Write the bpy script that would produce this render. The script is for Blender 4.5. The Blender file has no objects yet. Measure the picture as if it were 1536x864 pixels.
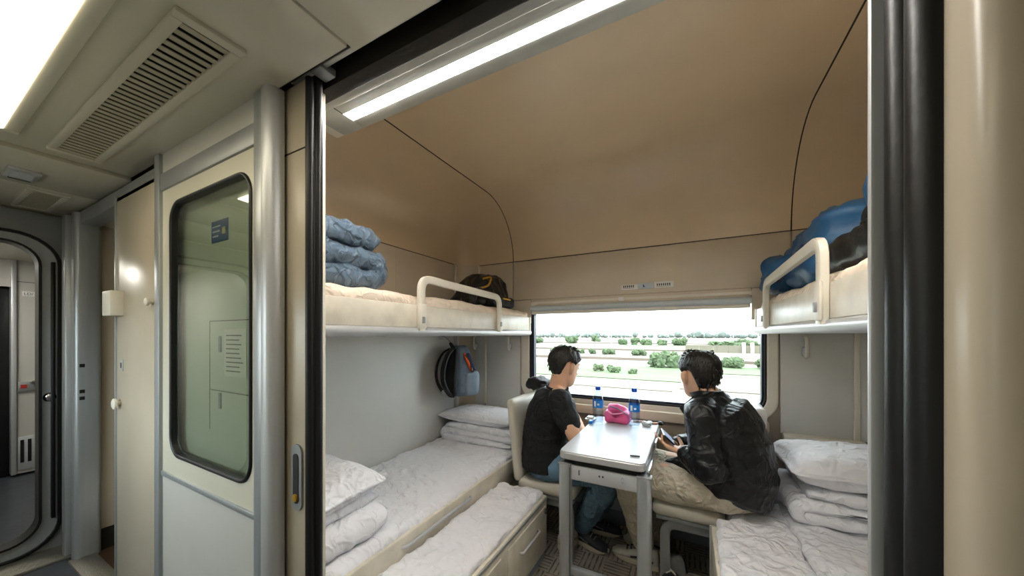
import bpy, bmesh, math, random
from mathutils import Vector, Matrix, noise
V = Vector
PI = math.pi
random.seed(7)
SC = bpy.context.scene
COL = SC.collection

# ------------------------------------------------------------------ camera, world, sun, exposure
cam_d = bpy.data.cameras.new('camera')
cam = bpy.data.objects.new('camera', cam_d); COL.objects.link(cam)
CAM_F = 503.0                      # focal length in pixels of the 1536 px wide frame
cam_d.sensor_width = 36.0
cam_d.lens = 36.0 * CAM_F / 1536.0
cam_d.shift_y = (502 - 432) / 1536.0
cam_d.clip_start = 0.02; cam_d.clip_end = 6000
cam.location = (0, 0, 1.31)
cam.rotation_euler = (PI/2, 0, math.atan(264/503.0))
SC.camera = cam

world = bpy.data.worlds.new('hazy_sky'); SC.world = world
world.use_nodes = True
bg = world.node_tree.nodes['Background']
bg.inputs[0].default_value = (0.90, 0.96, 1.0, 1)
bg.inputs[1].default_value = 3.9

sun_d = bpy.data.lights.new('sun', 'SUN'); sun_d.energy = 2.2; sun_d.angle = 0.03
sun_d.color = (1.0, 0.95, 0.86)
sun = bpy.data.objects.new('sun', sun_d); COL.objects.link(sun)
sun.rotation_euler = (math.radians(12), math.radians(28), 0)

SC.view_settings.view_transform = 'Standard'
SC.view_settings.look = 'None'
SC.view_settings.exposure = 1.22
SC.view_settings.gamma = 1.0
SC.view_settings.use_curve_mapping = False

# ------------------------------------------------------------------ materials
def lin(c):
    return tuple(((x/255.0)/12.92 if x/255.0 <= .04045 else ((x/255.0+.055)/1.055)**2.4) for x in c)
MATS = {}
def mat(name, rgb, rough=.5, metal=0.0, bump=None, var=None, spec=.5, sheen=0.0, coat=0.0, stretch=None, trans=0.0, ior=1.45, emit=None, crease=None):
    """rgb in 0..255 sRGB albedo; bump=(scale,strength); var=(scale,amount)."""
    m = bpy.data.materials.new(name); m.use_nodes = True; MATS[name] = m
    nt = m.node_tree; b = nt.nodes['Principled BSDF']
    c = lin(rgb)
    b.inputs['Base Color'].default_value = (*c, 1)
    b.inputs['Roughness'].default_value = rough
    b.inputs['Metallic'].default_value = metal
    b.inputs['Specular IOR Level'].default_value = spec
    b.inputs['Sheen Weight'].default_value = sheen
    b.inputs['Coat Weight'].default_value = coat
    b.inputs['Transmission Weight'].default_value = trans
    b.inputs['IOR'].default_value = ior
    if emit:
        b.inputs['Emission Color'].default_value = (*lin(emit[0]), 1)
        b.inputs['Emission Strength'].default_value = emit[1]
    if bump or var or crease:
        tc = nt.nodes.new('ShaderNodeTexCoord')
        mp = nt.nodes.new('ShaderNodeMapping')
        nt.links.new(tc.outputs['Object'], mp.inputs['Vector'])
        if stretch: mp.inputs['Scale'].default_value = stretch
    if var:
        n = nt.nodes.new('ShaderNodeTexNoise'); n.inputs['Scale'].default_value = var[0]
        n.inputs['Detail'].default_value = 5
        nt.links.new(mp.outputs[0], n.inputs['Vector'])
        r = nt.nodes.new('ShaderNodeValToRGB')
        a = var[1]
        r.color_ramp.elements[0].position = .3; r.color_ramp.elements[1].position = .72
        r.color_ramp.elements[0].color = (*[x*(1-a) for x in c], 1)
        r.color_ramp.elements[1].color = (*[min(1, x*(1+a*.6)) for x in c], 1)
        nt.links.new(n.outputs['Fac'], r.inputs['Fac'])
        nt.links.new(r.outputs['Color'], b.inputs['Base Color'])
    if bump:
        n2 = nt.nodes.new('ShaderNodeTexNoise'); n2.inputs['Scale'].default_value = bump[0]
        n2.inputs['Detail'].default_value = 4
        nt.links.new(mp.outputs[0], n2.inputs['Vector'])
        bp = nt.nodes.new('ShaderNodeBump'); bp.inputs['Strength'].default_value = bump[1]
        bp.inputs['Distance'].default_value = .01
        nt.links.new(n2.outputs['Fac'], bp.inputs['Height'])
        nt.links.new(bp.outputs['Normal'], b.inputs['Normal'])
    if crease:                          # sharp cloth folds: ridges where the noise crosses its middle
        h = None
        for q, (sc_, w_) in enumerate(((crease[0], 1.0), (crease[0]*2.3, .45))):
            n3 = nt.nodes.new('ShaderNodeTexNoise'); n3.inputs['Scale'].default_value = sc_
            n3.inputs['Detail'].default_value = 1.5; n3.inputs['Distortion'].default_value = .8
            nt.links.new(mp.outputs[0], n3.inputs['Vector'])
            s1 = nt.nodes.new('ShaderNodeMath'); s1.operation = 'SUBTRACT'; s1.inputs[1].default_value = .5
            a1 = nt.nodes.new('ShaderNodeMath'); a1.operation = 'ABSOLUTE'
            r1 = nt.nodes.new('ShaderNodeMapRange'); r1.inputs['From Max'].default_value = .11
            r1.inputs['To Min'].default_value = w_; r1.inputs['To Max'].default_value = 0; r1.interpolation_type = 'SMOOTHERSTEP'
            nt.links.new(n3.outputs['Fac'], s1.inputs[0]); nt.links.new(s1.outputs[0], a1.inputs[0]); nt.links.new(a1.outputs[0], r1.inputs['Value'])
            if h is None: h = r1.outputs[0]
            else:
                ad = nt.nodes.new('ShaderNodeMath'); ad.operation = 'ADD'
                nt.links.new(h, ad.inputs[0]); nt.links.new(r1.outputs[0], ad.inputs[1]); h = ad.outputs[0]
        bp2 = nt.nodes.new('ShaderNodeBump'); bp2.inputs['Strength'].default_value = crease[1]
        bp2.inputs['Distance'].default_value = .012
        nt.links.new(h, bp2.inputs['Height'])
        if bump: nt.links.new(bp.outputs['Normal'], bp2.inputs['Normal'])
        nt.links.new(bp2.outputs['Normal'], b.inputs['Normal'])
    return m

def glassmat(name, tint, base_ref=.06, rough=.0, top=.9):
    m = bpy.data.materials.new(name); m.use_nodes = True; MATS[name] = m
    nt = m.node_tree; nt.nodes.clear()
    out = nt.nodes.new('ShaderNodeOutputMaterial')
    tr = nt.nodes.new('ShaderNodeBsdfTransparent'); tr.inputs[0].default_value = (*lin(tint), 1)
    gl = nt.nodes.new('ShaderNodeBsdfGlossy'); gl.inputs['Roughness'].default_value = rough
    lw = nt.nodes.new('ShaderNodeLayerWeight'); lw.inputs['Blend'].default_value = .5
    pw = nt.nodes.new('ShaderNodeMath'); pw.operation = 'POWER'; pw.inputs[1].default_value = 4.5
    nt.links.new(lw.outputs['Facing'], pw.inputs[0])
    mr = nt.nodes.new('ShaderNodeMapRange')
    mr.inputs['To Min'].default_value = base_ref; mr.inputs['To Max'].default_value = top
    nt.links.new(pw.outputs[0], mr.inputs['Value'])
    mx = nt.nodes.new('ShaderNodeMixShader')
    nt.links.new(mr.outputs[0], mx.inputs[0]); nt.links.new(tr.outputs[0], mx.inputs[1]); nt.links.new(gl.outputs[0], mx.inputs[2])
    nt.links.new(mx.outputs[0], out.inputs[0])
    return m

# shell
mat('tan_laminate', (224,202,170), .27, spec=.7, bump=(14,.03), var=(3,.05))
mat('beige_panel', (206,193,172), .42, bump=(80,.04), var=(4,.06))
mat('grey_panel', (208,208,204), .45, bump=(60,.03), var=(3,.04))
mat('cream', (222,216,202), .4, bump=(50,.03), var=(8,.06))
mat('cream_worn', (220,213,198), .38, bump=(30,.05), var=(14,.13))
mat('corridor_ceiling', (206,202,185), .26, bump=(40,.02), var=(3,.05))
mat('corridor_panel', (187,176,156), .3, bump=(40,.03), var=(5,.06))
mat('leaf_white', (208,212,200), .5)
mat('white_panel', (194,192,185), .38, bump=(40,.03), var=(4,.04))
mat('alu', (176,180,182), .38, .55, bump=(60,.05), var=(10,.08), stretch=(4,4,.4))
mat('alu_dull', (158,161,162), .45, .5, bump=(50,.05), var=(8,.1))
mat('lamp_paint', (186,188,182), .45, .15, var=(10,.1), bump=(40,.05))
mat('alu_light', (198,200,202), .4, .45, var=(8,.06))
mat('chrome', (200,202,205), .18, 1.0)
mat('rubber', (17,18,20), .42, bump=(60,.08))
mat('rubber_navy', (22,30,52), .3, spec=.6)
mat('dark_track', (30,27,22), .6, bump=(30,.2), var=(20,.3))
mat('taupe_panel', (150,138,122), .5, var=(5,.06))
mat('seam_dark', (48,42,34), .7)
mat('vinyl_floor', (70,74,80), .3, bump=(20,.1), var=(6,.2))
mat('threshold', (150,146,134), .4, .6, bump=(120,.4))
mat('brown_floor', (84,62,46), .5, var=(6,.2))
mat('heater_white', (190,196,198), .4)
mat('heater_blue', (138,150,162), .45)
mat('diffuser', (255,250,240), .4, emit=((255,250,241), 38.0))
mat('corridor_diffuser', (255,250,240), .4, emit=((255,243,214), 2.6))
mat('vestibule_diffuser', (255,250,240), .4, emit=((250,246,236), 12.0))
mat('dark_void', (20,20,20), .9)
mat('vent_slat', (172,166,146), .4)
mat('paper', (228,228,222), .6)
mat('ink', (60,58,56), .7)
mat('sign_blue', (52,92,152), .5, var=(30,.15))
mat('sign_grey', (190,198,200), .4)
mat('red_paint', (170,50,46), .5)
mat('yellowish', (220,205,140), .5)
# soft goods
mat('sheet', (236,236,241), .72, bump=(22,.3), crease=(6.5,.5), var=(4,.02))
mat('sheet_warm', (232,216,198), .75, bump=(14,.2), crease=(7,.4), var=(10,.09))
mat('quilt_blue', (94,114,134), .40, bump=(18,.4), crease=(8,.8), sheen=.1, var=(5,.08))
mat('seat_vinyl', (190,185,172), .42, bump=(40,.06), var=(6,.05))
mat('cover_white', (224,224,226), .7, bump=(20,.2))
mat('bag_grey', (92,106,122), .65, bump=(90,.25), var=(20,.15))
mat('bag_lightgrey', (128,144,160), .6, bump=(90,.2), var=(14,.12))
mat('bag_black', (24,25,28), .6, bump=(60,.3))
mat('bag_blackshine', (24,25,24), .36, bump=(22,.5), var=(10,.3))
mat('bag_blue', (44,92,134), .45, bump=(18,.4), var=(8,.2))
mat('bag_navy', (28,44,84), .55, bump=(60,.2))
mat('orange', (240,92,20), .5)
mat('gold', (190,146,50), .35, .5)
mat('pink', (226,92,146), .5, bump=(24,.3), var=(12,.16))
mat('pink_light', (244,150,186), .5, bump=(24,.3))
mat('pink_dark', (150,40,86), .6)
# people
mat('skin', (222,176,146), .5, var=(16,.06), bump=(120,.05))
mat('hair', (26,23,21), .45, bump=(160,.5), stretch=(1,1,.25))
mat('tshirt', (17,19,22), .85, bump=(40,.15), crease=(6,.5))
mat('jacket', (13,15,19), .42, bump=(24,.15), crease=(6,.45))
mat('jeans', (94,124,146), .75, bump=(120,.25), crease=(8,.6), var=(9,.3))
mat('khaki', (204,194,174), .7, bump=(60,.2), crease=(8,.6), var=(7,.08))
mat('shoe_dark', (34,38,48), .55, bump=(50,.2))
mat('shoe_white', (190,188,180), .55, bump=(40,.1), var=(30,.15))
mat('shoe_sole', (204,196,180), .6)
mat('shoe_grey', (120,122,118), .6, bump=(70,.3))
mat('eye_white', (240,240,238), .2)
mat('lip', (186,120,104), .5)
mat('phone', (24,26,32), .2, coat=.5)
mat('phone_screen', (60,70,90), .15, emit=((190,210,240), .25))
# table
mat('laminate_top', (188,191,197), .34, bump=(30,.02), var=(6,.03))
mat('table_edge', (182,184,184), .35, .3)
mat('bottle_blue', (20,86,210), .35)
mat('label_blue', (40,130,215), .4)
mat('label_white', (240,244,250), .4)
mat('ashtray', (190,190,186), .3, .7)
mat('wood_brown', (150,96,62), .5)
# outside
mat('sand_ground', (112,105,95), .9, var=(.05,.12))
mat('field_green', (80,96,66), .9, var=(.35,.18), stretch=(.2,1.2,1))
mat('field_brown', (98,88,80), .9, var=(.5,.18), stretch=(.2,1.4,1))
mat('field_pale', (108,104,90), .9, var=(.3,.16), stretch=(.2,1.2,1))
mat('road_grey', (124,121,117), .85)
mat('concrete', (214,210,204), .8)
mat('leaf_bush', (72,87,60), .85, var=(2.5,.3))
mat('leaf_haze', (92,101,96), .85, var=(.3,.2))  # horizon trees: distance haze painted into the foliage colour as pale grey green
mat('bark', (110,96,80), .85)
mat('pole_grey', (150,156,160), .6)
glassmat('window_glass', (246,250,250), .03, top=.5)
glassmat('door_glass', (240,244,238), .17, rough=.004)

# striped carpet of square basket-weave fields
def carpet():
    m = bpy.data.materials.new('carpet'); m.use_nodes = True; MATS['carpet'] = m
    nt = m.node_tree; b = nt.nodes['Principled BSDF']; b.inputs['Roughness'].default_value = .95
    N = nt.nodes.new; L = nt.links.new
    tc = N('ShaderNodeTexCoord')
    mp = N('ShaderNodeMapping'); mp.inputs['Scale'].default_value = (7.4, 7.4, 1); mp.inputs['Location'].default_value = (.13,.2,.5)
    L(tc.outputs['Object'], mp.inputs[0])
    ck = N('ShaderNodeTexChecker'); ck.inputs['Scale'].default_value = 1.0
    L(mp.outputs[0], ck.inputs['Vector'])
    ws = []
    for ax in 'XY':
        w = N('ShaderNodeTexWave'); w.wave_type = 'BANDS'; w.bands_direction = ax
        w.inputs['Scale'].default_value = 1.6; w.inputs['Distortion'].default_value = .5
        w.inputs['Detail Scale'].default_value = 3
        L(mp.outputs[0], w.inputs['Vector']); ws.append(w)
    mx = N('ShaderNodeMix'); mx.data_type = 'FLOAT'
    L(ck.outputs['Fac'], mx.inputs['Factor']); L(ws[0].outputs['Fac'], mx.inputs[2]); L(ws[1].outputs['Fac'], mx.inputs[3])
    no = N('ShaderNodeTexNoise'); no.inputs['Scale'].default_value = 2.5; no.inputs['Detail'].default_value = 6
    L(mp.outputs[0], no.inputs['Vector'])
    ad = N('ShaderNodeMath'); ad.operation = 'ADD'; L(mx.outputs[0], ad.inputs[0]); L(no.outputs['Fac'], ad.inputs[1])
    r = N('ShaderNodeValToRGB')
    r.color_ramp.elements[0].position = .45; r.color_ramp.elements[0].color = (*lin((84,80,76)), 1)
    r.color_ramp.elements[1].position = 1.3/1.5; r.color_ramp.elements[1].color = (*lin((150,144,134)), 1)
    L(ad.outputs[0], r.inputs[0]); L(r.outputs[0], b.inputs['Base Color'])
    bp = N('ShaderNodeBump'); bp.inputs['Strength'].default_value = .3; bp.inputs['Distance'].default_value = .005
    L(ad.outputs[0], bp.inputs['Height']); L(bp.outputs[0], b.inputs['Normal'])
carpet()

# ------------------------------------------------------------------ mesh helpers
def obj(name, bm, m, parent=None, smooth=True, angle=40, label=None):
    me = bpy.data.meshes.new(name)
    bmesh.ops.recalc_face_normals(bm, faces=bm.faces)
    bm.to_mesh(me); bm.free()
    me.materials.append(MATS[m])
    if smooth:
        me.shade_smooth(); me.set_sharp_from_angle(angle=math.radians(angle))
    o = bpy.data.objects.new(name, me); COL.objects.link(o)
    if parent: attach(o, parent)
    if label: o['label'] = label
    return o
def attach(o, parent):
    o.parent = parent
    p = parent; off = V((0,0,0))
    M = Matrix.LocRotScale(parent.location, parent.rotation_euler, None)
    if parent.parent: M = Matrix.LocRotScale(parent.parent.location, parent.parent.rotation_euler, None) @ parent.matrix_parent_inverse @ M
    o.matrix_parent_inverse = M.inverted()
def tag(o, label, cat, group=None):
    o['label'] = label; o['category'] = cat
    if group: o['group'] = group
    return o
def thing(name, label, cat, loc=(0,0,0), group=None):
    o = bpy.data.objects.new(name, None); COL.objects.link(o)
    o.location = loc; o.empty_display_size = .1
    return tag(o, label, cat, group)
def struct(o, label=None):
    o['kind'] = 'structure'
    if label: o['label'] = label
    return o
def sroot(name, label, loc=(0,0,0)):
    o = bpy.data.objects.new(name, None); COL.objects.link(o); o.location = loc; o.empty_display_size = .1
    return struct(o, label)
def B(): return bmesh.new()
def bx(bm, x0, x1, y0, y1, z0, z1, r=0, seg=2, M=None):
    g = bmesh.ops.create_cube(bm, size=1)
    vs = g['verts']
    for v in vs:
        v.co = V((x0+(v.co.x+.5)*(x1-x0), y0+(v.co.y+.5)*(y1-y0), z0+(v.co.z+.5)*(z1-z0)))
    if r > 0:
        es = {e for v in vs for e in v.link_edges}
        res = bmesh.ops.bevel(bm, geom=list(es)+vs, offset=r, segments=seg, profile=.5, affect='EDGES', clamp_overlap=True)
        vs = list({v for f in res['faces'] for v in f.verts} | {v for v in vs if v.is_valid})
    if M:
        for v in vs: v.co = M @ v.co
    return bm
def box(name, m, x0, x1, y0, y1, z0, z1, r=0, parent=None, seg=2, M=None, label=None):
    return obj(name, bx(B(), x0, x1, y0, y1, z0, z1, r, seg, M), m, parent, label=label)
def rings(bm, R, cap=True, closed_ring=True, close_path=False):
    vs = [[bm.verts.new(p) for p in r] for r in R]
    n = len(vs[0]); k = len(vs)
    for i in range(k if close_path else k-1):
        a, b = vs[i], vs[(i+1) % k]
        for j in range(n if closed_ring else n-1):
            bm.faces.new((a[j], a[(j+1) % n], b[(j+1) % n], b[j]))
    if cap and not close_path and closed_ring:
        bm.faces.new(vs[0][::-1]); bm.faces.new(vs[-1])
    return vs
def frames(pts, closed=False, up=None):
    n = len(pts); T = []
    for i in range(n):
        a = pts[(i-1) % n] if (closed or i > 0) else pts[i]
        b = pts[(i+1) % n] if (closed or i < n-1) else pts[i]
        T.append((b-a).normalized())
    u = up or (V((0,0,1)) if abs(T[0].z) < .9 else V((1,0,0)))
    N = []
    nrm = (u - T[0]*u.dot(T[0])).normalized()
    for i in range(n):
        if i:
            nrm = (nrm - T[i]*nrm.dot(T[i])).normalized()
        N.append(nrm)
    return T, N
def tube(bm, pts, r, seg=10, closed=False, up=None, flat=None, roundcap=False):
    """pts path, r radius or list; flat=(w,h) makes a rounded strap section along (binormal, normal)."""
    pts = [V(p) for p in pts]
    rr = r if isinstance(r, (list, tuple)) else [r]*len(pts)
    if roundcap and not closed:
        a, b = pts[0]-(pts[1]-pts[0]).normalized()*rr[0], pts[-1]+(pts[-1]-pts[-2]).normalized()*rr[-1]
        d0 = (pts[0]-pts[1]).normalized(); d1 = (pts[-1]-pts[-2]).normalized()
        pts = [pts[0]+d0*rr[0]*.97, pts[0]+d0*rr[0]*.7] + pts + [pts[-1]+d1*rr[-1]*.7, pts[-1]+d1*rr[-1]*.97]
        rr = [rr[0]*.25, rr[0]*.72] + list(rr) + [rr[-1]*.72, rr[-1]*.25]
    T, N = frames(pts, closed, up)
    R = []
    for p, t, n, q in zip(pts, T, N, rr):
        b = t.cross(n)
        ring = []
        for k in range(seg):
            a = 2*PI*k/seg
            if flat:
                c, s = math.cos(a), math.sin(a)
                e = .35
                cx = math.copysign(abs(c)**e, c)*flat[0]; sy = math.copysign(abs(s)**e, s)*flat[1]
                ring.append(p + b*cx + n*sy)
            else:
                ring.append(p + (n*math.cos(a) + b*math.sin(a))*q)
        R.append(ring)
    rings(bm, R, cap=True, close_path=closed)
    return bm
def arc(p0, p1, p2, n=6):
    """quadratic corner from p0 via p1 to p2"""
    p0, p1, p2 = V(p0), V(p1), V(p2)
    return [p0*(1-t)**2 + p1*2*t*(1-t) + p2*t*t for t in [i/n for i in range(n+1)]]
def fillet(pts, r, n=5):
    """polyline with rounded corners"""
    pts = [V(p) for p in pts]; out = [pts[0]]
    for a, b, c in zip(pts, pts[1:], pts[2:]):
        u = (a-b); w = (c-b)
        q = min(r, u.length*.48, w.length*.48)
        out += arc(b+u.normalized()*q, b, b+w.normalized()*q, n)
    return out + [pts[-1]]
def smoothpath(pts, n=6):
    """Catmull-Rom"""
    P = [V(p) for p in pts]; P = [P[0]*2-P[1]] + P + [P[-1]*2-P[-2]]
    out = []
    for i in range(1, len(P)-2):
        for k in range(n):
            t = k/n
            out.append(.5*((2*P[i]) + (P[i+1]-P[i-1])*t + (2*P[i-1]-5*P[i]+4*P[i+1]-P[i+2])*t*t + (3*P[i]-P[i-1]-3*P[i+1]+P[i+2])*t**3))
    return out + [P[-2]]
def rrect(x0, x1, z0, z1, r, n=8):
    pts = []
    for cx, cz, a0 in ((x1-r, z1-r, 0), (x0+r, z1-r, PI/2), (x0+r, z0+r, PI), (x1-r, z0+r, 1.5*PI)):
        for k in range(n+1):
            a = a0 + PI/2*k/n
            pts.append((cx+r*math.cos(a), cz+r*math.sin(a)))
    return pts
def ringplate(bm, outer, inner, d0, d1, axis='Y'):
    """plate with a hole between two equal-count outlines, from depth d0 to d1"""
    f = (lambda p, d: V((p[0], d, p[1]))) if axis == 'Y' else (lambda p, d: V((d, p[0], p[1])))
    R = [[f(p, d0) for p in inner], [f(p, d0) for p in outer], [f(p, d1) for p in outer], [f(p, d1) for p in inner]]
    n = len(inner)
    vs = [[bm.verts.new(p) for p in r] for r in R]
    for i in range(4):
        a, b = vs[i], vs[(i+1) % 4]
        for j in range(n):
            bm.faces.new((a[j], a[(j+1) % n], b[(j+1) % n], b[j]))
    return bm
def plate(bm, outline, d0, d1, axis='Y'):
    f = (lambda p, d: V((p[0], d, p[1]))) if axis == 'Y' else ((lambda p, d: V((d, p[0], p[1]))) if axis == 'X' else (lambda p, d: V((p[0], p[1], d))))
    rings(bm, [[f(p, d0) for p in outline], [f(p, d1) for p in outline]])
    return bm
def lathe(bm, prof, c, seg=20):
    rings(bm, [[V((c[0]+r*math.cos(2*PI*k/seg), c[1]+r*math.sin(2*PI*k/seg), c[2]+z)) for k in range(seg)] for r, z in prof])
    return bm
def nz(p, s, o=0): return noise.noise(V((p[0]*s+o, p[1]*s+o*1.7, p[2]*s-o)))
def ridge(p, s, o=0): return (1-abs(nz(p, s, o)))**3
def softbox(bm, x0, x1, y0, y1, z0, z1, r, n=(12,12,4), fn=None, M=None):
    """box with rounded edges on a grid; fn(p, normal, uvw)->p deforms it"""
    c = V(((x0+x1)/2, (y0+y1)/2, (z0+z1)/2)); h = V(((x1-x0)/2, (y1-y0)/2, (z1-z0)/2))
    ih = V((max(h.x-r, 1e-4), max(h.y-r, 1e-4), max(h.z-r, 1e-4)))
    seen = {}
    def vert(i, j, k):
        key = (i, j, k)
        if key in seen: return seen[key]
        u = V((2*i/n[0]-1, 2*j/n[1]-1, 2*k/n[2]-1))
        p = V((u.x*h.x, u.y*h.y, u.z*h.z))
        q = V((max(-ih.x, min(ih.x, p.x)), max(-ih.y, min(ih.y, p.y)), max(-ih.z, min(ih.z, p.z))))
        d = p-q
        nn = d.normalized() if d.length > 1e-9 else V((0,0,1))
        rr = min(r, h.x, h.y, h.z)
        p = q + nn*rr if d.length > 1e-9 else p
        p = p + c
        if fn: p = fn(p, nn, u)
        if M: p = M @ p
        seen[key] = bm.verts.new(p)
        return seen[key]
    a, b, g = n
    for i in range(a):
        for j in range(b):
            for k in (0, g):
                bm.faces.new([vert(i,j,k), vert(i+1,j,k), vert(i+1,j+1,k), vert(i,j+1,k)])
    for i in range(a):
        for k in range(g):
            for j in (0, b):
                bm.faces.new([vert(i,j,k), vert(i+1,j,k), vert(i+1,j,k+1), vert(i,j,k+1)])
    for j in range(b):
        for k in range(g):
            for i in (0, a):
                bm.faces.new([vert(i,j,k), vert(i,j+1,k), vert(i,j+1,k+1), vert(i,j,k+1)])
    return bm
def remesh(bm, vox, smooth=3, fn=None):
    """voxel-union everything in bm into one continuous skin, return new bmesh"""
    me = bpy.data.meshes.new('tmp'); bmesh.ops.recalc_face_normals(bm, faces=bm.faces); bm.to_mesh(me); bm.free()
    o = bpy.data.objects.new('tmp', me); COL.objects.link(o)
    md = o.modifiers.new('r', 'REMESH'); md.mode = 'VOXEL'; md.voxel_size = vox
    if smooth:
        s = o.modifiers.new('s', 'SMOOTH'); s.factor = .5; s.iterations = smooth
    dg = bpy.context.evaluated_depsgraph_get()
    me2 = bpy.data.meshes.new_from_object(o.evaluated_get(dg))
    bpy.data.objects.remove(o); bpy.data.meshes.remove(me)
    b2 = B(); b2.from_mesh(me2); bpy.data.meshes.remove(me2)
    if fn:
        b2.normal_update()
        new = [fn(v.co.copy(), v.normal.copy()) for v in b2.verts]
        for v, p in zip(b2.verts, new): v.co = p
    return b2
def copy_tree(o, loc):
    c = o.copy(); COL.objects.link(c); c.location = loc
    for ch in o.children:
        d = ch.copy(); COL.objects.link(d); d.parent = c
        for g in ch.children:
            e = g.copy(); COL.objects.link(e); e.parent = d
    return c
# ================================================================== THE SETTING
XL, XR, YW = -1.762, 1.02, 2.45         # compartment side walls, window wall
YD = 0.56                               # corridor face of the door wall
CZ = 2.06                               # corridor ceiling
# --- car body shell that keeps daylight out except through the windows
struct(box('roof', 'beige_panel', -6.3, 1.8, -.62, 2.70, 2.52, 2.58))
wall_end = struct(box('wall_right', 'beige_panel', XR, XR+.05, .66, 2.46, 0, 2.52))
struct(box('wall_end', 'beige_panel', 1.75, 1.8, -.6, 2.7, -.1, 2.55))
struct(box('wall_far', 'white_panel', -6.25, -6.2, -.6, 2.7, -.1, 2.55))
# --- floors
struct(box('floor', 'carpet', XL, XR, .62, YW+.1, -.06, 0), 'grey brown carpet with basket weave pattern in the compartment')
cf = sroot('floor_corridor', 'dark vinyl floor of the corridor')
box('vinyl', 'vinyl_floor', -3.42, 1.75, -.6, .62, -.06, -.002, parent=cf)
box('vinyl', 'vinyl_floor', -6.2, -3.42, -.6, 2.4, -.06, -.002, parent=cf)
box('threshold_strip', 'threshold', -3.56, -3.22, -.5, .56, -.01, .012, .004, parent=cf)
box('threshold_strip', 'threshold', -3.15, -2.52, .52, .62, -.01, .014, .004, parent=cf)
box('passage_floor', 'brown_floor', -3.16, -2.3, .62, 1.6, -.06, .002, parent=cf)
box('door_sill', 'threshold', -1.1, .3, .57, .66, -.01, .01, .003, parent=cf)
# --- left partition wall (upper beige board, lower grey board)
wl = sroot('wall_left', 'partition wall behind the left berths', (XL, 1.5, 0))
box('upper_board', 'beige_panel', XL-.05, XL, .66, 2.30, 1.30, 1.905, parent=wl)
box('upper_board', 'beige_panel', XL-.05, XL+.001, 1.905-.25, 2.22, 1.50, 1.903, parent=wl)
box('lower_board', 'grey_panel', XL-.05, XL, .66, YW, 0, 1.30, parent=wl)
box('corner_post', 'grey_panel', XL, XL+.03, 2.30, 2.33, .50, 1.31, .006, parent=wl)
box('partition_core', 'beige_panel', XL-.06, XL-.04, .66, 2.55, 0, 2.52, parent=wl)
# --- ceiling of the compartment: a tub with coved edges in three panels
ZS = 1.908                              # joint between wall boards and ceiling
def ztop(x): return 2.33 + (max(-1.273, min(.525, x))+1.273)*.053
ce = sroot('ceiling', 'tan vaulted compartment ceiling with coved edges')
NS = 14; S = .42
def cove(t):   # t 0..1 bottom to top: inset, height fraction
    a = t*PI/2
    return (1-math.cos(a)**.9)*1.0, math.sin(a)**.9
def prof(t):
    a = t*PI/2
    return S*(1-math.cos(a)), math.sin(a)
bm = B()
for x0, x1, nm in ((-1.270, .522, 'centre'),):
    R = []
    for i in range(NS+1):
        s, h = prof(i/NS)
        R.append([V((x0+(x1-x0)*k/10, YW-s, ZS+(ztop(x0+(x1-x0)*k/10)-ZS)*h)) for k in range(11)])
    R.append([V((x0+(x1-x0)*k/10, .60, ztop(x0+(x1-x0)*k/10))) for k in range(11)])
    rings(bm, R, cap=False, closed_ring=False)
obj('ceiling_panel', bm, 'tan_laminate', ce)
def corner_panel(sgn, xe, xwall, zt):
    bm = B(); R = []
    r0 = .17
    for i in range(NS+1):
        s, h = prof(i/NS)
        z = ZS+(zt-ZS)*h
        rc = r0*(1-i/NS) + .06*i/NS
        fx = xwall + sgn*s           # side of the contour after the inset
        fy = YW - s
        ring = [V((xe, fy, z))]
        c = V((fx+sgn*rc, fy-rc, z))
        for k in range(13):
            a = PI/2*k/12
            ring.append(V((c.x - sgn*rc*math.sin(a), c.y + rc*math.cos(a), z)))
        ring.append(V((fx, .60, z)))
        R.append(ring)
    vs = rings(bm, R, cap=False, closed_ring=False)
    top = vs[-1]
    e = bm.verts.new((xe, .60, zt))
    try: bm.faces.new(top + [e])
    except ValueError: pass
    return obj('ceiling_panel', bm, 'tan_laminate', ce)
corner_panel(1, -1.276, XL, 2.33)
corner_panel(-1, .528, XR, 2.425)
for xs in (-1.273, .525):
    bm = B(); pts = []
    for i in range(NS+1):
        s, h = prof(i/NS); pts.append(V((xs, YW-s+.004, ZS+(ztop(xs)-ZS)*h+.004)))
    pts.append(V((xs, .60, ztop(xs)+.004)))
    tube(bm, pts, .006, seg=6, up=V((1,0,0))); obj('joint', bm, 'seam_dark', ce)
box('joint', 'seam_dark', XL-.002, XL+.0025, .66, YW-.16, ZS-.003, ZS+.0015, parent=ce)
box('joint', 'seam_dark', XL+.16, XR, YW-.0055, YW, ZS-.003, ZS+.0015, parent=ce)
# --- window wall
HX0, HX1, HZ0, HZ1 = -1.13, .415, .832, 1.555
ww = sroot('wall_window', 'outer wall of the compartment around the window', (-.35, YW, 0))
bm = B()
ringplate(bm, rrect(-1.81, 1.06, -.1, 1.93, .001), rrect(HX0, HX1, HZ0, HZ1, .10), YW+.012, YW+.11)
obj('wall_shell', bm, 'taupe_panel', ww)
box('wall_shell', 'beige_panel', -6.2, -1.80, YW+.1, YW+.16, -.1, 2.55, parent=ww)
box('wall_shell', 'beige_panel', 1.05, 1.8, YW+.1, YW+.16, -.1, 2.55, parent=ww)
box('wall_shell', 'beige_panel', -1.9, 1.1, YW+.08, YW+.14, 1.92, 2.55, parent=ww)
box('upper_board', 'beige_panel', -1.270, .522, YW-.004, YW+.02, 1.592, ZS-.003, .003, parent=ww)
box('upper_board', 'beige_panel', XL+.14, -1.277, YW-.004, YW+.02, 1.40, ZS-.003, .003, parent=ww)
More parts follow.
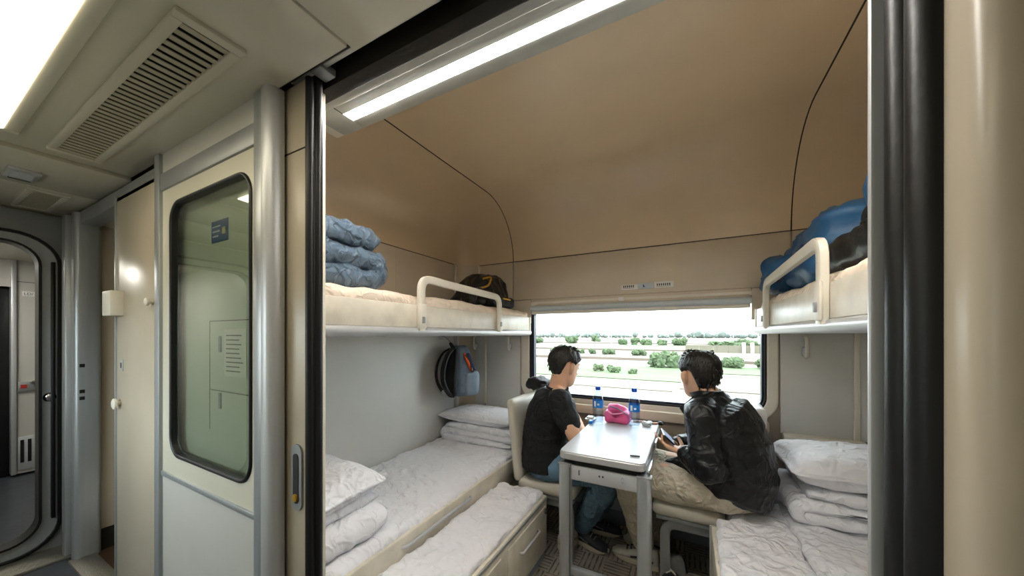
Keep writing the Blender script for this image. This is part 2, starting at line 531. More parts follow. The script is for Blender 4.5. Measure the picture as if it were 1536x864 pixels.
box('upper_board', 'beige_panel', .528, XR, YW-.004, YW+.02, 1.40, ZS-.003, .003, parent=ww)
box('side_board', 'beige_panel', -1.28, -1.112, YW-.004, YW+.03, 1.40, 1.588, .003, parent=ww)
box('side_board', 'beige_panel', .338, .53, YW-.004, YW+.03, 1.40, 1.588, .003, parent=ww)
# curved corner post between the wall boards
bm = B()
pts = [(XL+.16-.16*math.sin(a), YW-.16+.16*math.cos(a)) for a in [PI/2*k/10 for k in range(11)]]
rings(bm, [[V((x, y, z)) for x, y in pts] for z in (.5, ZS)], cap=False, closed_ring=False)
obj('corner_board', bm, 'beige_panel', ww)
for x in (XL+.16, XL+.02):
    box('corner_bead', 'cream', x-.008, x+.008, (YW-.015 if x > XL+.1 else YW-.165), (YW if x > XL+.1 else YW-.15), 1.40, ZS-.004, .003, parent=ww)
# grey lower boards either side of the window with cream beads
box('grey_board', 'grey_panel', XL, -1.552, YW-.006, YW+.02, .70, 1.40, .002, parent=ww)
box('grey_board', 'grey_panel', -1.536, -1.21, YW-.006, YW+.02, .70, 1.40, .002, parent=ww)
box('grey_board', 'grey_panel', .475, .79, YW-.006, YW+.02, .74, 1.40, .002, parent=ww)
box('grey_board', 'grey_panel', .808, XR, YW-.006, YW+.02, .74, 1.40, .002, parent=ww)
for x in (-1.544, .799):
    box('bead', 'cream', x-.012, x+.012, YW-.016, YW+.01, .72, 1.40, .004, parent=ww)
for x0, x1, z in ((XL, -1.56, .66), (-1.545, -1.05, .66), (.48, .83, .70), (.835, XR, .685)):
    box('ledge', 'cream', x0, x1, YW-.045, YW+.01, z, z+.045, .012, parent=ww)
box('lower_board', 'taupe_panel', XL, XR, YW-.004, YW+.02, .0, .66, parent=ww)
# apron below the window
box('sill_apron', 'beige_panel', -1.13, .42, YW-.035, YW+.02, .735, .80, .012, parent=ww)
for x in (-.80, -.02):
    box('apron_joint', 'seam_dark', x, x+.003, YW-.0365, YW-.03, .737, .798, parent=ww)
# --- window
w1 = sroot('window_1', 'wide train window with rounded corners, black gasket and cream frame', (-.35, YW, .8))
bm = B(); ringplate(bm, rrect(-1.205, .468, .79, 1.575, .13), rrect(-1.128, .412, .835, 1.55, .10), YW-.002, YW+.04)
o = obj('window_frame', bm, 'cream', w1)
md = o.modifiers.new('b', 'BEVEL'); md.width = .008; md.segments = 2; md.limit_method = 'ANGLE'
bm = B(); ringplate(bm, rrect(-1.130, .414, .833, 1.552, .10), rrect(-1.108, .399, .848, 1.54, .085), YW+.002, YW+.05)
o = obj('gasket', bm, 'rubber', w1); md = o.modifiers.new('b', 'BEVEL'); md.width = .006; md.segments = 2; md.limit_method = 'ANGLE'
bm = B(); ringplate(bm, rrect(-1.109, .400, .847, 1.541, .086), rrect(-1.092, .388, .862, 1.53, .075), YW+.010, YW+.06)
o = obj('inner_gasket', bm, 'rubber_navy', w1); md = o.modifiers.new('b', 'BEVEL'); md.width = .005; md.segments = 2; md.limit_method = 'ANGLE'
obj('window_pane', plate(B(), rrect(-1.10, .394, .853, 1.535, .08), YW+.045, YW+.051), 'window_glass', w1)
# --- heater casing and baseboard below the window
ht = thing('heater_casing', 'pale grey heater casing along the floor under the window', 'heater', (-.35, 2.42, 0))
for x0, x1 in ((-1.0,-.62), (-.615,-.40), (-.395,.0), (.005,.37)):
    box('casing_panel', 'heater_white', x0, x1, 2.395, YW-.006, .09, .36, .004, parent=ht)
box('plinth', 'heater_blue', -1.0, .37, 2.385, YW-.006, 0.0, .088, .004, parent=ht)
nb = box('notice_label', 'paper', -.35, -.30, 2.392, 2.396, .15, .33, parent=ht)
for k in range(7): box('printed_line', 'ink', -.343, -.343+random.uniform(.02,.037), 2.3905, 2.3925, .17+k*.021, .176+k*.021, parent=nb)
# --- door wall (compartment side) and sliding-door pocket
wd = sroot('wall_front', 'wall between corridor and compartment beside the doorway', (-1.5, .66, 0))
box('inner_board', 'beige_panel', XL, -1.075, .66, .70, 0, 2.52, parent=wd)
box('inner_board', 'beige_panel', .30, XR, .66, .70, 0, 2.52, parent=wd)
box('outer_board', 'corridor_panel', .315, 1.75, .50, .66, 0, 2.52, parent=wd)
box('header_core', 'dark_void', -3.2, 1.75, .70, .72, 2.30, 2.52, parent=wd)
# header with the door track above the doorway
hd = sroot('trim_1', 'dark sliding door track above the doorway', (-.4, .62, 2.1))
box('track_void', 'dark_track', -1.95, .40, .585, .70, 2.17, 2.52, parent=hd)
box('track_rail', 'lamp_paint', -1.10, .40, .606, .622, 2.095, 2.18, .003, parent=hd)
box('track_lip', 'dark_track', -1.95, .40, .596, .604, 2.115, 2.18, .002, parent=hd)
box('track_beam', 'dark_track', -1.12, .40, .655, .70, 2.075, 2.18, .004, parent=hd)
for x in (-1.085, -.99): box('track_stop', 'alu_dull', x, x+.05, .60, .65, 2.085, 2.11, .004, parent=hd)
box('pelmet', 'lamp_paint', -1.20, .40, .70, .735, 2.085, 2.36, .004, parent=hd)
# left jamb on the compartment side and right jamb with its two rubber seals
j1 = sroot('trim_2', 'aluminium jamb at the left of the doorway', (-1.02, .66, 0))
box('jamb_strip', 'cream', -1.06, -1.023, .652, .672, 0, 2.10, .004, parent=j1)
j2 = sroot('trim_3', 'doorway jamb with thick black rubber seals in the right foreground', (.26, .6, 0))
box('jamb_strip', 'alu_light', .2285, .27, .656, .668, 0, 2.12, .004, parent=j2)
tube(bm := B(), [(.2565, .632, 0), (.2565, .632, 2.5)], .022, seg=14); obj('rubber_seal', bm, 'rubber', j2)
tube(bm := B(), [(.260, .588, 0), (.260, .588, 2.5)], .024, seg=14); obj('rubber_seal', bm, 'rubber', j2)
box('seal_back', 'rubber', .245, .29, .57, .66, 0, 2.5, .004, parent=j2)
bm = B(); plate(bm, rrect(.257, .38, .50, .60, .03, 5), 0, 2.5, axis='Z'); obj('post_cover', bm, 'corridor_panel', j2)
box('post_cover', 'corridor_panel', .281, .44, .455, .56, 0, 2.5, .012, parent=j2)
# --- sliding door leaf parked in its pocket
sd = struct(thing('door_1', 'beige sliding compartment door pushed back into its pocket', 'door', (-1.5, .617, 0)))
box('door_leaf', 'corridor_panel', -2.0, -1.006, .600, .634, .012, 2.075, .004, parent=sd)
box('leaf_board', 'leaf_white', -2.0, -1.15, .5985, .6005, .05, 2.07, parent=sd)
box('leaf_joint', 'seam_dark', -1.14, -1.006, .5985, .602, 1.868, 1.872, parent=sd)
pl = obj('flush_pull', plate(B(), rrect(-1.075, -1.022, .778, .978, .026, 8), .594, .602), 'alu_dull', sd, label='recessed grey metal flush pull')
obj('pull_recess', plate(B(), rrect(-1.062, -1.036, .800, .950, .012, 6), .592, .5945), 'dark_track', pl)
lathe(bm := B(), [(.001,-.004),(.011,-.003),(.012,.003),(.001,.004)], (0,0,0), 12)
for v in bm.verts: v.co = V((-1.048 + v.co.x, .590+v.co.z, .818+v.co.y))
obj('latch_knob', bm, 'gold', pl)
tube(bm := B(), [(-1.000, .607, .012), (-1.000, .607, 2.075)], .013, seg=10); obj('edge_seal', bm, 'rubber', sd)
tube(bm := B(), [(-.991, .626, .012), (-.991, .626, 2.075)], .012, seg=10); obj('edge_seal', bm, 'rubber', sd)
box('edge_seal', 'rubber', -1.02, -.988, .612, .640, .012, 2.075, .003, parent=sd)
nt_ = box('door_notice', 'paper', -1.50, -1.345, .5965, .5995, 1.16, 1.33, parent=sd)
for k in range(9): box('printed_line', 'ink', -1.485, -1.485+random.uniform(.09,.125), .5955, .597, 1.305-k*.016, 1.309-k*.016, parent=nt_)
for z in (1.245, 1.035):
    box('door_latch', 'heater_blue', -1.545, -1.525, .594, .602, z, z+.06, .004, parent=sd)
box('leaf_joint', 'seam_dark', -1.62, -1.30, .5975, .602, 1.10, 1.103, parent=sd)
box('leaf_joint', 'seam_dark', -1.62, -1.617, .5975, .602, .95, 1.36, parent=sd)
box('leaf_joint', 'seam_dark', -1.62, -1.30, .5975, .602, 1.36, 1.363, parent=sd)
st = box('door_sticker', 'sign_blue', -1.60, -1.475, .5965, .5995, 1.655, 1.735, parent=sd, label='small blue sticker')
box('sticker_mark', 'yellowish', -1.515, -1.492, .5955, .598, 1.68, 1.705, parent=st)
for k in range(3): box('sticker_mark', 'label_white', -1.59, -1.545+k*.008, .5955, .598, 1.675+k*.018, 1.680+k*.018, parent=st)
# --- glazed pocket panel in the corridor wall
gp = sroot('wall_corridor_panel', 'corridor wall panel with a tall rounded window left of the doorway', (-1.55, YD, 0))
box('glazed_frame_post', 'alu', -1.195, -1.145, YD-.012, YD+.03, 0, CZ, .004, parent=gp)
bm = B(); plate(bm, [(-1.15,YD+.03),(-1.15,YD-.012),(-1.125,YD-.016),(-1.110,YD-.010),(-1.102,YD+.004),(-1.102,YD+.03)], 0, CZ-.0, axis='Z')
obj('rounded_post', bm, 'alu_light', gp, angle=60)
box('frame_post', 'alu', -1.985, -1.935, YD-.012, YD+.03, 0, CZ, .003, parent=gp)
box('top_board', 'white_panel', -1.935, -1.195, YD, YD+.02, 1.975, CZ, parent=gp)
box('top_rail', 'alu_dull', -1.935, -1.195, YD-.008, YD+.02, 1.905, 1.975, .004, parent=gp)
bm = B(); ringplate(bm, rrect(-1.935, -1.195, .745, 1.905, .001), rrect(-1.845, -1.232, .83, 1.835, .075), YD, YD+.02)
obj('window_surround', bm, 'corridor_ceiling', gp)
bm = B(); ringplate(bm, rrect(-1.853, -1.225, .823, 1.842, .082), rrect(-1.839, -1.238, .836, 1.829, .07), YD-.007, YD+.022)
o = obj('window_gasket', bm, 'rubber', gp); md = o.modifiers.new('b', 'BEVEL'); md.width = .005; md.segments = 2; md.limit_method = 'ANGLE'
obj('window_pane', plate(B(), rrect(-1.84, -1.236, .834, 1.83, .072), YD+.006, YD+.011), 'door_glass', gp)
box('bottom_rail', 'alu', -1.935, -1.195, YD-.006, YD+.02, .727, .747, .003, parent=gp)
box('lower_board', 'white_panel', -1.935, -1.195, YD, YD+.02, 0, .727, parent=gp)
# --- beige locker door further along the corridor
ld = struct(thing('door_2', 'plain beige service door left of the glazed corridor panel', 'door', (-2.25, YD, 0)))
box('door_leaf', 'corridor_panel', -2.50, -1.99, YD, YD+.03, .01, 1.985, .004, parent=ld)
box('edge_strip', 'alu', -2.512, -2.498, YD-.006, YD+.03, .01, 1.99, .002, parent=ld)
box('latch_box', 'cream', -2.515, -2.40, YD-.045, YD+.002, 1.40, 1.52, .006, parent=ld)
def knob(px, z, r, p):
    lathe(bm := B(), [(r*.5,0),(r*.5,.02),(r,.025),(r,.04),(r*.7,.046)], (0,0,0), 14)
    for v in bm.verts: v.co = V((px+v.co.x, YD-v.co.z*.55, z+v.co.y))
    return obj('knob', bm, 'cream', p)
knob(-2.455, .975, .026, ld); knob(-2.04, 1.45, .017, ld)
box('escutcheon', 'alu_light', -2.435, -2.405, YD-.004, YD+.001, 1.135, 1.19, .002, parent=ld)
box('keyhole', 'ink', -2.424, -2.416, YD-.006, YD-.003, 1.15, 1.175, parent=ld)
# --- corridor ceiling in panels
cc = sroot('ceiling_corridor', 'grey green corridor ceiling panels')
for x0, x1, z in ((-.780, 1.75, CZ), (-2.352, -.788, CZ), (-2.866, -2.360, 2.045), (-3.46, -2.874, 2.045)):
    box('ceiling_panel', 'corridor_ceiling', x0, x1, -.6, .592 if x0 > -2.3 else .575, z, z+.03, .002, parent=cc)
box('backing', 'seam_dark', -3.46, 1.75, -.6, .60, CZ+.03, CZ+.06, parent=cc)
box('passage_ceiling', 'corridor_ceiling', -3.16, -2.0, .575, 1.7, 1.97, 2.0, parent=cc)
box('vestibule_ceiling', 'corridor_ceiling', -6.2, -3.46, -.6, 2.4, 2.0, 2.05, parent=cc)
# passage beside the end door
pw = sroot('wall_passage', 'side passage at the end of the corridor', (-3.16, 1, 0))
box('passage_side', 'corridor_panel', -3.46, -3.16, .62, 1.7, .13, 2.0, parent=pw)
box('passage_base', 'dark_track', -3.46, -3.155, .62, 1.7, 0, .13, parent=pw)
box('passage_back', 'corridor_panel', -3.16, -1.9, 1.6, 1.65, 0, 2.0, parent=pw)
box('passage_side', 'corridor_panel', -2.02, -1.95, .59, 1.65, 0, 2.0, parent=pw)
box('head_beam', 'alu_dull', -3.16, -2.0, .56, .64, 1.955, 2.03, .01, parent=pw)
# end posts
t4 = sroot('trim_4', 'aluminium corner posts beside the end door', (-3.15, .57, 0))
bm = B(); plate(bm, rrect(-3.19, -3.12, .535, .64, .02, 5), 0, 2.02, axis='Z'); obj('corner_post', bm, 'alu', t4)
box('corner_post', 'alu', -3.30, -3.23, .52, .60, 0, 2.02, .012, parent=t4)
box('post_gap', 'corridor_panel', -3.24, -3.18, .55, .60, .12, 2.02, parent=t4)
for z in (1.12, .97, .93): box('post_slot', 'rubber', -3.121, -3.1185, .555, .575, z, z+.02, .003, parent=t4)
# --- end wall with the round-cornered vestibule door opening
we = sroot('wall_vestibule', 'end wall of the corridor with a round cornered doorway', (-3.45, 0, 0))
OY0, OY1 = -.42, .455
bm = B(); ringplate(bm, rrect(-.60, .62, 0, 2.03, .001), rrect(OY0-.075, OY1+.075, .02, 1.90, .17), -3.47, -3.43, axis='X'); obj('wall_shell', bm, 'alu_dull', we)
bm = B(); ringplate(bm, rrect(OY0-.085, OY1+.085, .01, 1.91, .18), rrect(OY0-.07, OY1+.07, .025, 1.895, .165), -3.44, -3.405, axis='X'); obj('outer_seal', bm, 'rubber', we)
bm = B(); ringplate(bm, rrect(OY0-.072, OY1+.072, .022, 1.897, .165), rrect(OY0-.01, OY1+.01, .09, 1.85, .13), -3.455, -3.425, axis='X'); obj('door_frame', bm, 'alu', we)
bm = B(); ringplate(bm, rrect(OY0-.012, OY1+.012, .088, 1.852, .132), rrect(OY0, OY1, .10, 1.84, .12), -3.50, -3.40, axis='X'); obj('inner_seal', bm, 'rubber', we)
lathe(bm := B(), [(.001,.012),(.018,.012),(.03,.004),(.032,0),(.001,-.001)], (0,0,0), 18)
for v in bm.verts: v.co = V((-3.424+v.co.z, .497+v.co.x*.8, .932+v.co.y*.9))
obj('frame_lock', bm, 'chrome', we)
box('seal_hinge', 'rubber', -3.43, -3.40, .50, .515, .2, 1.75, .004, parent=we)
# --- vestibule beyond
wv = sroot('wall_vestibule_back', 'pale vestibule wall seen through the end door', (-5.5, .5, 0))
box('wall_board', 'white_panel', -5.56, -5.5, .605, 2.4, .02, 2.0, parent=wv)
box('wall_post', 'alu_light', -5.56, -5.47, .585, .615, .02, 2.0, .006, parent=wv)
box('wall_board', 'white_panel', -5.56, -5.5, -.6, .36, 0, 2.0, parent=wv)
box('door_void', 'rubber', -5.60, -5.55, .36, .60, .0, 1.75, .03, parent=wv)
box('door_head', 'white_panel', -5.56, -5.5, .36, .60, 1.75, 2.0, parent=wv)
box('board_joint', 'seam_dark', -5.5, -5.498, .62, 2.4, 1.80, 1.804, parent=wv)
box('vent_grille', 'alu_light', -5.515, -5.49, .62, 1.1, .05, .36, .005, parent=wv)
for k in range(4): box('grille_slot', 'dark_void', -5.492, -5.487, .635+k*.04, .655+k*.04, .12, .33, parent=wv)
box('side_wall', 'white_panel', -6.2, -3.47, 2.38, 2.42, 0, 2.0, parent=wv)
box('side_wall', 'white_panel', -3.48, -3.46, .62, 2.4, 0, 2.0, parent=wv)
sg = thing('vestibule_sign', 'tiny white lettered plate on the vestibule wall', 'sign', (-5.497, .675, 1.69))
box('plate', 'paper', -5.499, -5.494, .645, .715, 1.67, 1.715, .001, parent=sg)
def text(body, size, loc, rot, m, parent, name='lettering'):
    cu = bpy.data.curves.new(name, 'FONT'); cu.body = body; cu.size = size; cu.extrude = .0006
    cu.align_x = 'CENTER'; cu.align_y = 'CENTER'; cu.materials.append(MATS[m])
    o = bpy.data.objects.new(name, cu); COL.objects.link(o)
    me = bpy.data.meshes.new_from_object(o.evaluated_get(bpy.context.evaluated_depsgraph_get()))
    bpy.data.objects.remove(o)
    o = bpy.data.objects.new(name, me); COL.objects.link(o)
    o.location = loc; o.rotation_euler = rot; attach(o, parent)
    return o
text('LD/', .034, (-5.4935, .68, 1.692), (PI/2, 0, PI/2), 'ink', sg)
hp = thing('handle_plate', 'square metal handle plate with a red mark on vestibule wall', 'handle', (-5.497, .66, .82))
box('plate', 'alu_dull', -5.5, -5.48, .62, .71, .78, .87, .004, parent=hp)
box('red_mark', 'red_paint', -5.481, -5.477, .635, .67, .81, .845, parent=hp)
tube(bm := B(), [(-5.48,.69,.86),(-5.45,.70,.87),(-5.45,.74,.875)], .008, 8); obj('lever', bm, 'chrome', hp)
# --- corridor outer wall behind the viewer with two windows
wc = sroot('wall_corridor', 'outer corridor wall with windows opposite the compartment', (0, -.5, 0))
bm = B()
for x0, x1, hx0, hx1 in ((-3.45, 1.8, -2.75, -1.55),):
    ringplate(bm, rrect(x0, x1, -.1, 2.08, .001), rrect(hx0, hx1, .88, 1.62, .1), -.60, -.50)
obj('wall_shell', bm, 'white_panel', wc)
box('wall_shell', 'white_panel', -6.2, -3.45, -.60, -.5, -.1, 2.08, parent=wc)
box('wall_shell', 'white_panel', -6.2, 1.8, -.62, -.58, 2.06, 2.55, parent=wc)
for i, (hx0, hx1) in enumerate(((-2.75, -1.55),)):
    w = sroot('window_%d' % (i+2), 'corridor window opposite the compartment', (hx0, -.5, 1))
    bm = B(); ringplate(bm, rrect(hx0-.05, hx1+.05, .83, 1.67, .13), rrect(hx0+.01, hx1-.01, .89, 1.61, .09), -.505, -.485); obj('window_frame', bm, 'cream', w)
    bm = B(); ringplate(bm, rrect(hx0, hx1, .88, 1.62, .1), rrect(hx0+.03, hx1-.03, .91, 1.59, .07), -.56, -.48); obj('gasket', bm, 'rubber', w)
    obj('window_pane', plate(B(), rrect(hx0+.01, hx1-.01, .89, 1.61, .09), -.55, -.545), 'window_glass', w)
# ================================================================== FIXTURES
# corridor ceiling lamp
cl = thing('ceiling_lamp', 'large glowing rectangular ceiling lamp over the corridor', 'lamp', (-1.5, .1, CZ))
obj('diffuser', plate(B(), rrect(-2.165, -.60, -.02, .215, .01, 3), CZ-.016, CZ-.004, axis='Z'), 'corridor_diffuser', cl)
bm = B()
for a in ((-2.20,-2.165,-.06,.25),(-.60,-.565,-.06,.25),(-2.165,-.60,-.06,-.02),(-2.165,-.60,.215,.25)): bx(bm, a[0],a[1],a[2],a[3], CZ-.014, CZ+.001, .003)
obj('lamp_frame', bm, 'corridor_ceiling', cl)
cl3 = thing('vestibule_lamp', 'round edged vestibule ceiling lamp beyond the end door', 'lamp', (-4.6, .3, 2.0))
obj('diffuser', plate(B(), rrect(-5.0, -4.2, 0, .25, .03, 3), 1.984, 1.997, axis='Z'), 'vestibule_diffuser', cl3)
box('lamp_frame', 'white_panel', -5.04, -4.16, -.04, .29, 1.99, 2.001, .003, parent=cl3)
# ceiling vents
def vent(x0, x1, y0, y1, z, n, label, tilt=True):
    t = thing('ceiling_vent', label, 'vent', ((x0+x1)/2, (y0+y1)/2, z), 'air vents in the corridor ceiling')
    w = .03
    bm = B()
    for a in ((x0,x0+w,y0,y1),(x1-w,x1,y0,y1),(x0+w,x1-w,y0,y0+w*.8),(x0+w,x1-w,y1-w*.8,y1)): bx(bm, *a, z-.012, z+.001, .004)
    obj('vent_frame', bm, 'corridor_ceiling', t)
    box('vent_back', 'dark_void', x0+w, x1-w, y0+w*.8, y1-w*.8, z-.001, z+.0005, parent=t)
    p = (x1-x0-2*w)/n
    first = None
    for k in range(n):
        xx = x0+w+p*(k+.5)
        if first is None:
            bm = bx(B(), -p*.25, p*.25, y0+w*.8, y1-w*.8, -.0012, .0012)
            for v in bm.verts: v.co.z += v.co.x*.12
            first = obj('vent_slat', bm, 'vent_slat', t, smooth=False); o = first
        else:
            o = first.copy(); COL.objects.link(o)
        o.location = (xx, 0, z-.007)
    return t
vent(-2.262, -1.03, .318, .46, CZ, 36, 'long slatted air vent in the corridor ceiling near the lamp')
vent(-3.36, -2.90, .355, .49, 2.045, 14, 'short dusty air vent in the ceiling near the end door')
dl = thing('downlight', 'small square recessed ceiling light between the two corridor vents', 'lamp', (-2.68, .31, 2.025))
box('housing', 'alu_light', -2.76, -2.60, .27, .36, 2.032, 2.047, .004, parent=dl)
box('lens', 'sign_grey', -2.735, -2.625, .285, .345, 2.028, 2.033, .002, parent=dl)
box('socket', 'rubber', -2.755, -2.737, .285, .345, 2.0285, 2.0325, parent=dl)
# strip lamp over the compartment doorway
sl = thing('strip_lamp', 'long bright strip lamp in a metal box above the doorway', 'lamp', (-.5, .8, 2.1))
bm = B(); LZ = 2.10
bx(bm, -1.095, .6, .736, .786, LZ, LZ+.10, .004); bx(bm, -1.095, .6, .824, .873, LZ, LZ+.10, .004)
bx(bm, -1.21, -1.095, .736, .873, LZ, LZ+.10, .004); bx(bm, -1.21, .6, .736, .873, LZ+.09, 2.325, .004)
obj('lamp_box', bm, 'lamp_paint', sl)
bm = B(); bx(bm, -1.095, .6, .783, .827, LZ+.003, LZ+.03, .003, 2)
obj('diffuser', bm, 'diffuser', sl)
box('end_cap', 'cream', -1.26, -1.205, .735, .875, LZ+.004, LZ+.09, .006, parent=sl)
box('cover_joint', 'seam_dark', -1.0955, -1.0935, .7345, .782, LZ-.0008, LZ+.08, parent=sl)
# roller blind at the window head
rb = thing('roller_blind', 'rolled up roller blind at the head of the window', 'blind', (-.39, 2.46, 1.5))
box('head_board', 'beige_panel', -1.11, .336, YW-.001, YW+.035, 1.532, 1.591, .003, parent=rb)
tube(bm := B(), [(-1.108, YW-.012, 1.517), (.335, YW-.012, 1.517)], .021, seg=14); obj('blind_roll', bm, 'sign_grey', rb)
box('bottom_bar', 'cream', -1.10, .33, YW-.024, YW-.004, 1.470, 1.492, .005, parent=rb)
box('blind_cloth', 'alu_light', -1.10, .33, YW-.018, YW-.006, 1.488, 1.51, .002, parent=rb)
box('blind_catch', 'paper', -.435, -.395, YW-.010, YW+.004, 1.548, 1.576, .003, parent=rb)
# berth number plate above the window
bp_ = thing('number_plate', 'narrow three part plate with markings above the window', 'sign', (-.25, YW-.005, 1.64))
box('plate', 'paper', -.415, -.305, YW-.012, YW-.004, 1.622, 1.658, .001, parent=bp_)
box('plate', 'sign_grey', -.303, -.203, YW-.012, YW-.004, 1.622, 1.662, .001, parent=bp_)
box('plate', 'paper', -.201, -.083, YW-.012, YW-.004, 1.624, 1.665, .001, parent=bp_)
for x0, n in ((-.40, 6), (-.185, 7)):
    for k in range(n):
        xx = x0+k*.0125
        box('printed_mark', 'ink', xx, xx+.007, YW-.013, YW-.0115, 1.637, 1.652, parent=bp_)
        box('printed_mark', 'ink', xx-.002, xx+.009, YW-.013, YW-.0115, 1.631, 1.633, parent=bp_)
bm = plate(B(), [(-.272,1.634),(-.260,1.634),(-.258,1.639),(-.264,1.641),(-.266,1.652),(-.272,1.652)], YW-.0135, YW-.011); obj('blue_symbol', bm, 'sign_blue', bp_)

# ================================================================== UPPER BERTHS
def upper_berth(sgn, xf, xw, y0, y1, zb, g0, g1, name_label):
    """front face at x=xf, wall at xw; sgn +1 when the aisle lies toward +x"""
    t = thing('upper_berth', name_label, 'berth', ((xf+xw)/2, (y0+y1)/2, zb), 'fold down upper berths')
    s = sgn
    def bxs(nm, m, a, b, *r, **k): return box(nm, m, min(a,b), max(a,b), *r, parent=t, **k)
    # deck with rounded belly
    bm = B()
    sec = [(xf-s*.005, zb+.035), (xf-s*.004, zb+.14), (xf-s*.03, zb+.145), (xf-s*.03, zb+.10), (xw, zb+.10), (xw, zb+.02), (xf-s*.25, zb-.004), (xf-s*.06, zb-.004), (xf-s*.02, zb+.004)]
    rings(bm, [[V((a, y, b)) for a, b in sec] for y in (y0, y1-.012)])
    obj('berth_body', bm, 'cream', t, angle=30)
    bm = B(); bx(bm, min(xf, xf-s*.012), max(xf, xf-s*.012), y0, y1, zb+.036, zb+.140, .004); obj('front_board', bm, 'cream_worn', t)
    sec = [(xf+s*.010, zb+.030), (xf+s*.014, zb+.018), (xf+s*.008, zb+.002), (xf-s*.012, zb-.006), (xf-s*.03, zb-.006), (xf-s*.03, zb+.034), (xf-s*.002, zb+.036)]
    bm = B(); rings(bm, [[V((a, y, b)) for a, b in sec] for y in (y0, y1)]); obj('bottom_rail', bm, 'alu_light', t, angle=50)
    bxs('end_cap', 'cream', xf+s*.006, xf-s*.12, y1-.012, y1+.008, zb-.002, zb+.142, .006)
    # guard rail: bent flat bar
    xg = xf+s*.012
    pts = fillet([(xg, g0, zb+.02), (xg, g0, zb+.265), (xg, g1, zb+.245), (xg, g1, zb+.02)], .06, 6)
    bm = B(); tube(bm, pts, .02, seg=12, up=V((1,0,0)), flat=(.019,.012)); gr = obj('guard_rail', bm, 'cream', t)
    for g in (g0, g1):
        box('bracket', 'cream', min(xg-.004, xg+s*.014), max(xg-.004, xg+s*.014), g-.024, g+.024, zb+.03, zb+.145, .005, parent=gr)
        box('bolt', 'alu_dull', min(xg, xg+s*.021), max(xg, xg+s*.021), g-.008, g+.008, zb+.055, zb+.085, .003, parent=gr)
    return t
ub1 = upper_berth(1, -1.111, XL, .705, 2.425, 1.308, 1.185, 1.915, 'left upper berth with cream front board and guard rail')
ub2 = upper_berth(-1, .356, XR, .705, 2.425, 1.320, 1.275, 2.07, 'right upper berth with cream front board and guard rail')
def mattress_fn(zt, amp, seed, top_only=True):
    def fn(p, n, u):
        wv = .10*nz(p, 3, seed+7); a = amp*(ridge((p.x*1.3+wv, p.y+wv, p.z), 7, seed)*.8 + ridge((p.x+wv, p.y*.6, p.z), 16, seed+3)*.65 + ridge((p.x*.6, p.y+wv, p.z), 28, seed+5)*.35 + nz(p, 4, seed)*.5 - .5)
        if u.z > -.2: p = p + V((n.x*a*.7, n.y*a*.7, a*(1 if u.z > .3 else .4)))
        return p
    return fn
def slab(name, m, x0, x1, y0, y1, z0, z1, r, n, amp, seed, parent=None):
    return obj(name, softbox(B(), x0, x1, y0, y1, z0, z1, r, n, mattress_fn(z1, amp, seed)), m, parent, angle=180)
tag(slab('thin_mattress', 'sheet_warm', XL+.02, -1.118, .71, 2.41, 1.409, 1.492, .035, (24,60,5), .010, 11), 'thin warm white mattress on the left upper berth', 'mattress')
tag(slab('thin_mattress', 'sheet_warm', .37, XR-.02, .71, 2.40, 1.421, 1.495, .035, (24,60,5), .010, 17), 'thin warm white mattress on the right upper berth', 'mattress')

# ================================================================== LOWER BERTHS
lb = thing('lower_berth', 'left lower berth frame with beige front boards and pull out extension', 'berth', (-1.25, 1.5, 0), 'lower berths')
box('berth_base', 'cream', XL+.005, -1.065, .705, 2.42, .0, .405, parent=lb)
box('front_board', 'cream_worn', -1.075, -1.050, .705, 2.42, .30, .466, .006, parent=lb)
tube(bm := B(), fillet([(-1.052,1.02,.428),(-1.036,1.03,.428),(-1.036,1.50,.428),(-1.052,1.51,.428)],.012), .008, 10); obj('pull_bar', bm, 'alu_light', lb)
box('extension_base', 'cream', -1.052, -.762, .705, 1.845, .06, .335, parent=lb)
box('extension_front', 'cream_worn', -.764, -.738, .705, 1.85, .05, .362, .006, parent=lb)
box('extension_trim', 'alu_light', -.740, -.735, .705, 1.85, .340, .356, .002, parent=lb)
box('plinth', 'heater_blue', -.80, -.75, .705, 1.845, 0, .06, parent=lb)
for y0, y1 in ((.98, 1.30), (1.36, 1.82)):
    fl = box('drawer_front', 'cream_worn', -.742, -.731, y0, y1, .075, .315, .006, parent=lb)
    tube(bm := B(), fillet([(-.731,y0+.12,.235),(-.715,y0+.125,.235),(-.715,y0+.33 if y1-y0>.4 else y1-.06,.235),(-.731,y0+.335 if y1-y0>.4 else y1-.055,.235)],.01), .007, 8); obj('drawer_pull', bm, 'alu_light', fl)
lathe(bm := B(), [(.001,.0),(.014,.002),(.016,.012),(.008,.016),(.001,.016)], (0,0,0), 12)
for v in bm.verts: v.co = V((-.731+v.co.z, 1.79+v.co.x, .30+v.co.y))
obj('lock', bm, 'chrome', lb)
tag(slab('bed_mattress', 'sheet', XL+.012, -1.068, .71, 2.41, .408, .488, .035, (64,170,5), .014, 3), 'wrinkled white sheeted mattress on the left lower berth along the wall', 'mattress')
tag(slab('extension_cushion', 'sheet', -1.046, -.756, .71, 1.84, .336, .385, .022, (40,130,5), .012, 29), 'narrow white sheeted cushion on the left pull out extension', 'mattress')
rbth = thing('lower_berth', 'right lower berth frame with a beige front board', 'berth', (.6, 1.3, 0), 'lower berths')
box('berth_base', 'cream', .40, XR-.005, .705, 2.42, 0, .39, parent=rbth)
box('extension_base', 'cream', .12, .40, .705, 1.80, .06, .36, parent=rbth)
box('front_board', 'cream_worn', .094, .122, .705, 1.805, .05, .425, .006, parent=rbth)
box('end_strip', 'alu_light', .088, .13, 1.802, 1.815, .05, .425, .003, parent=rbth)
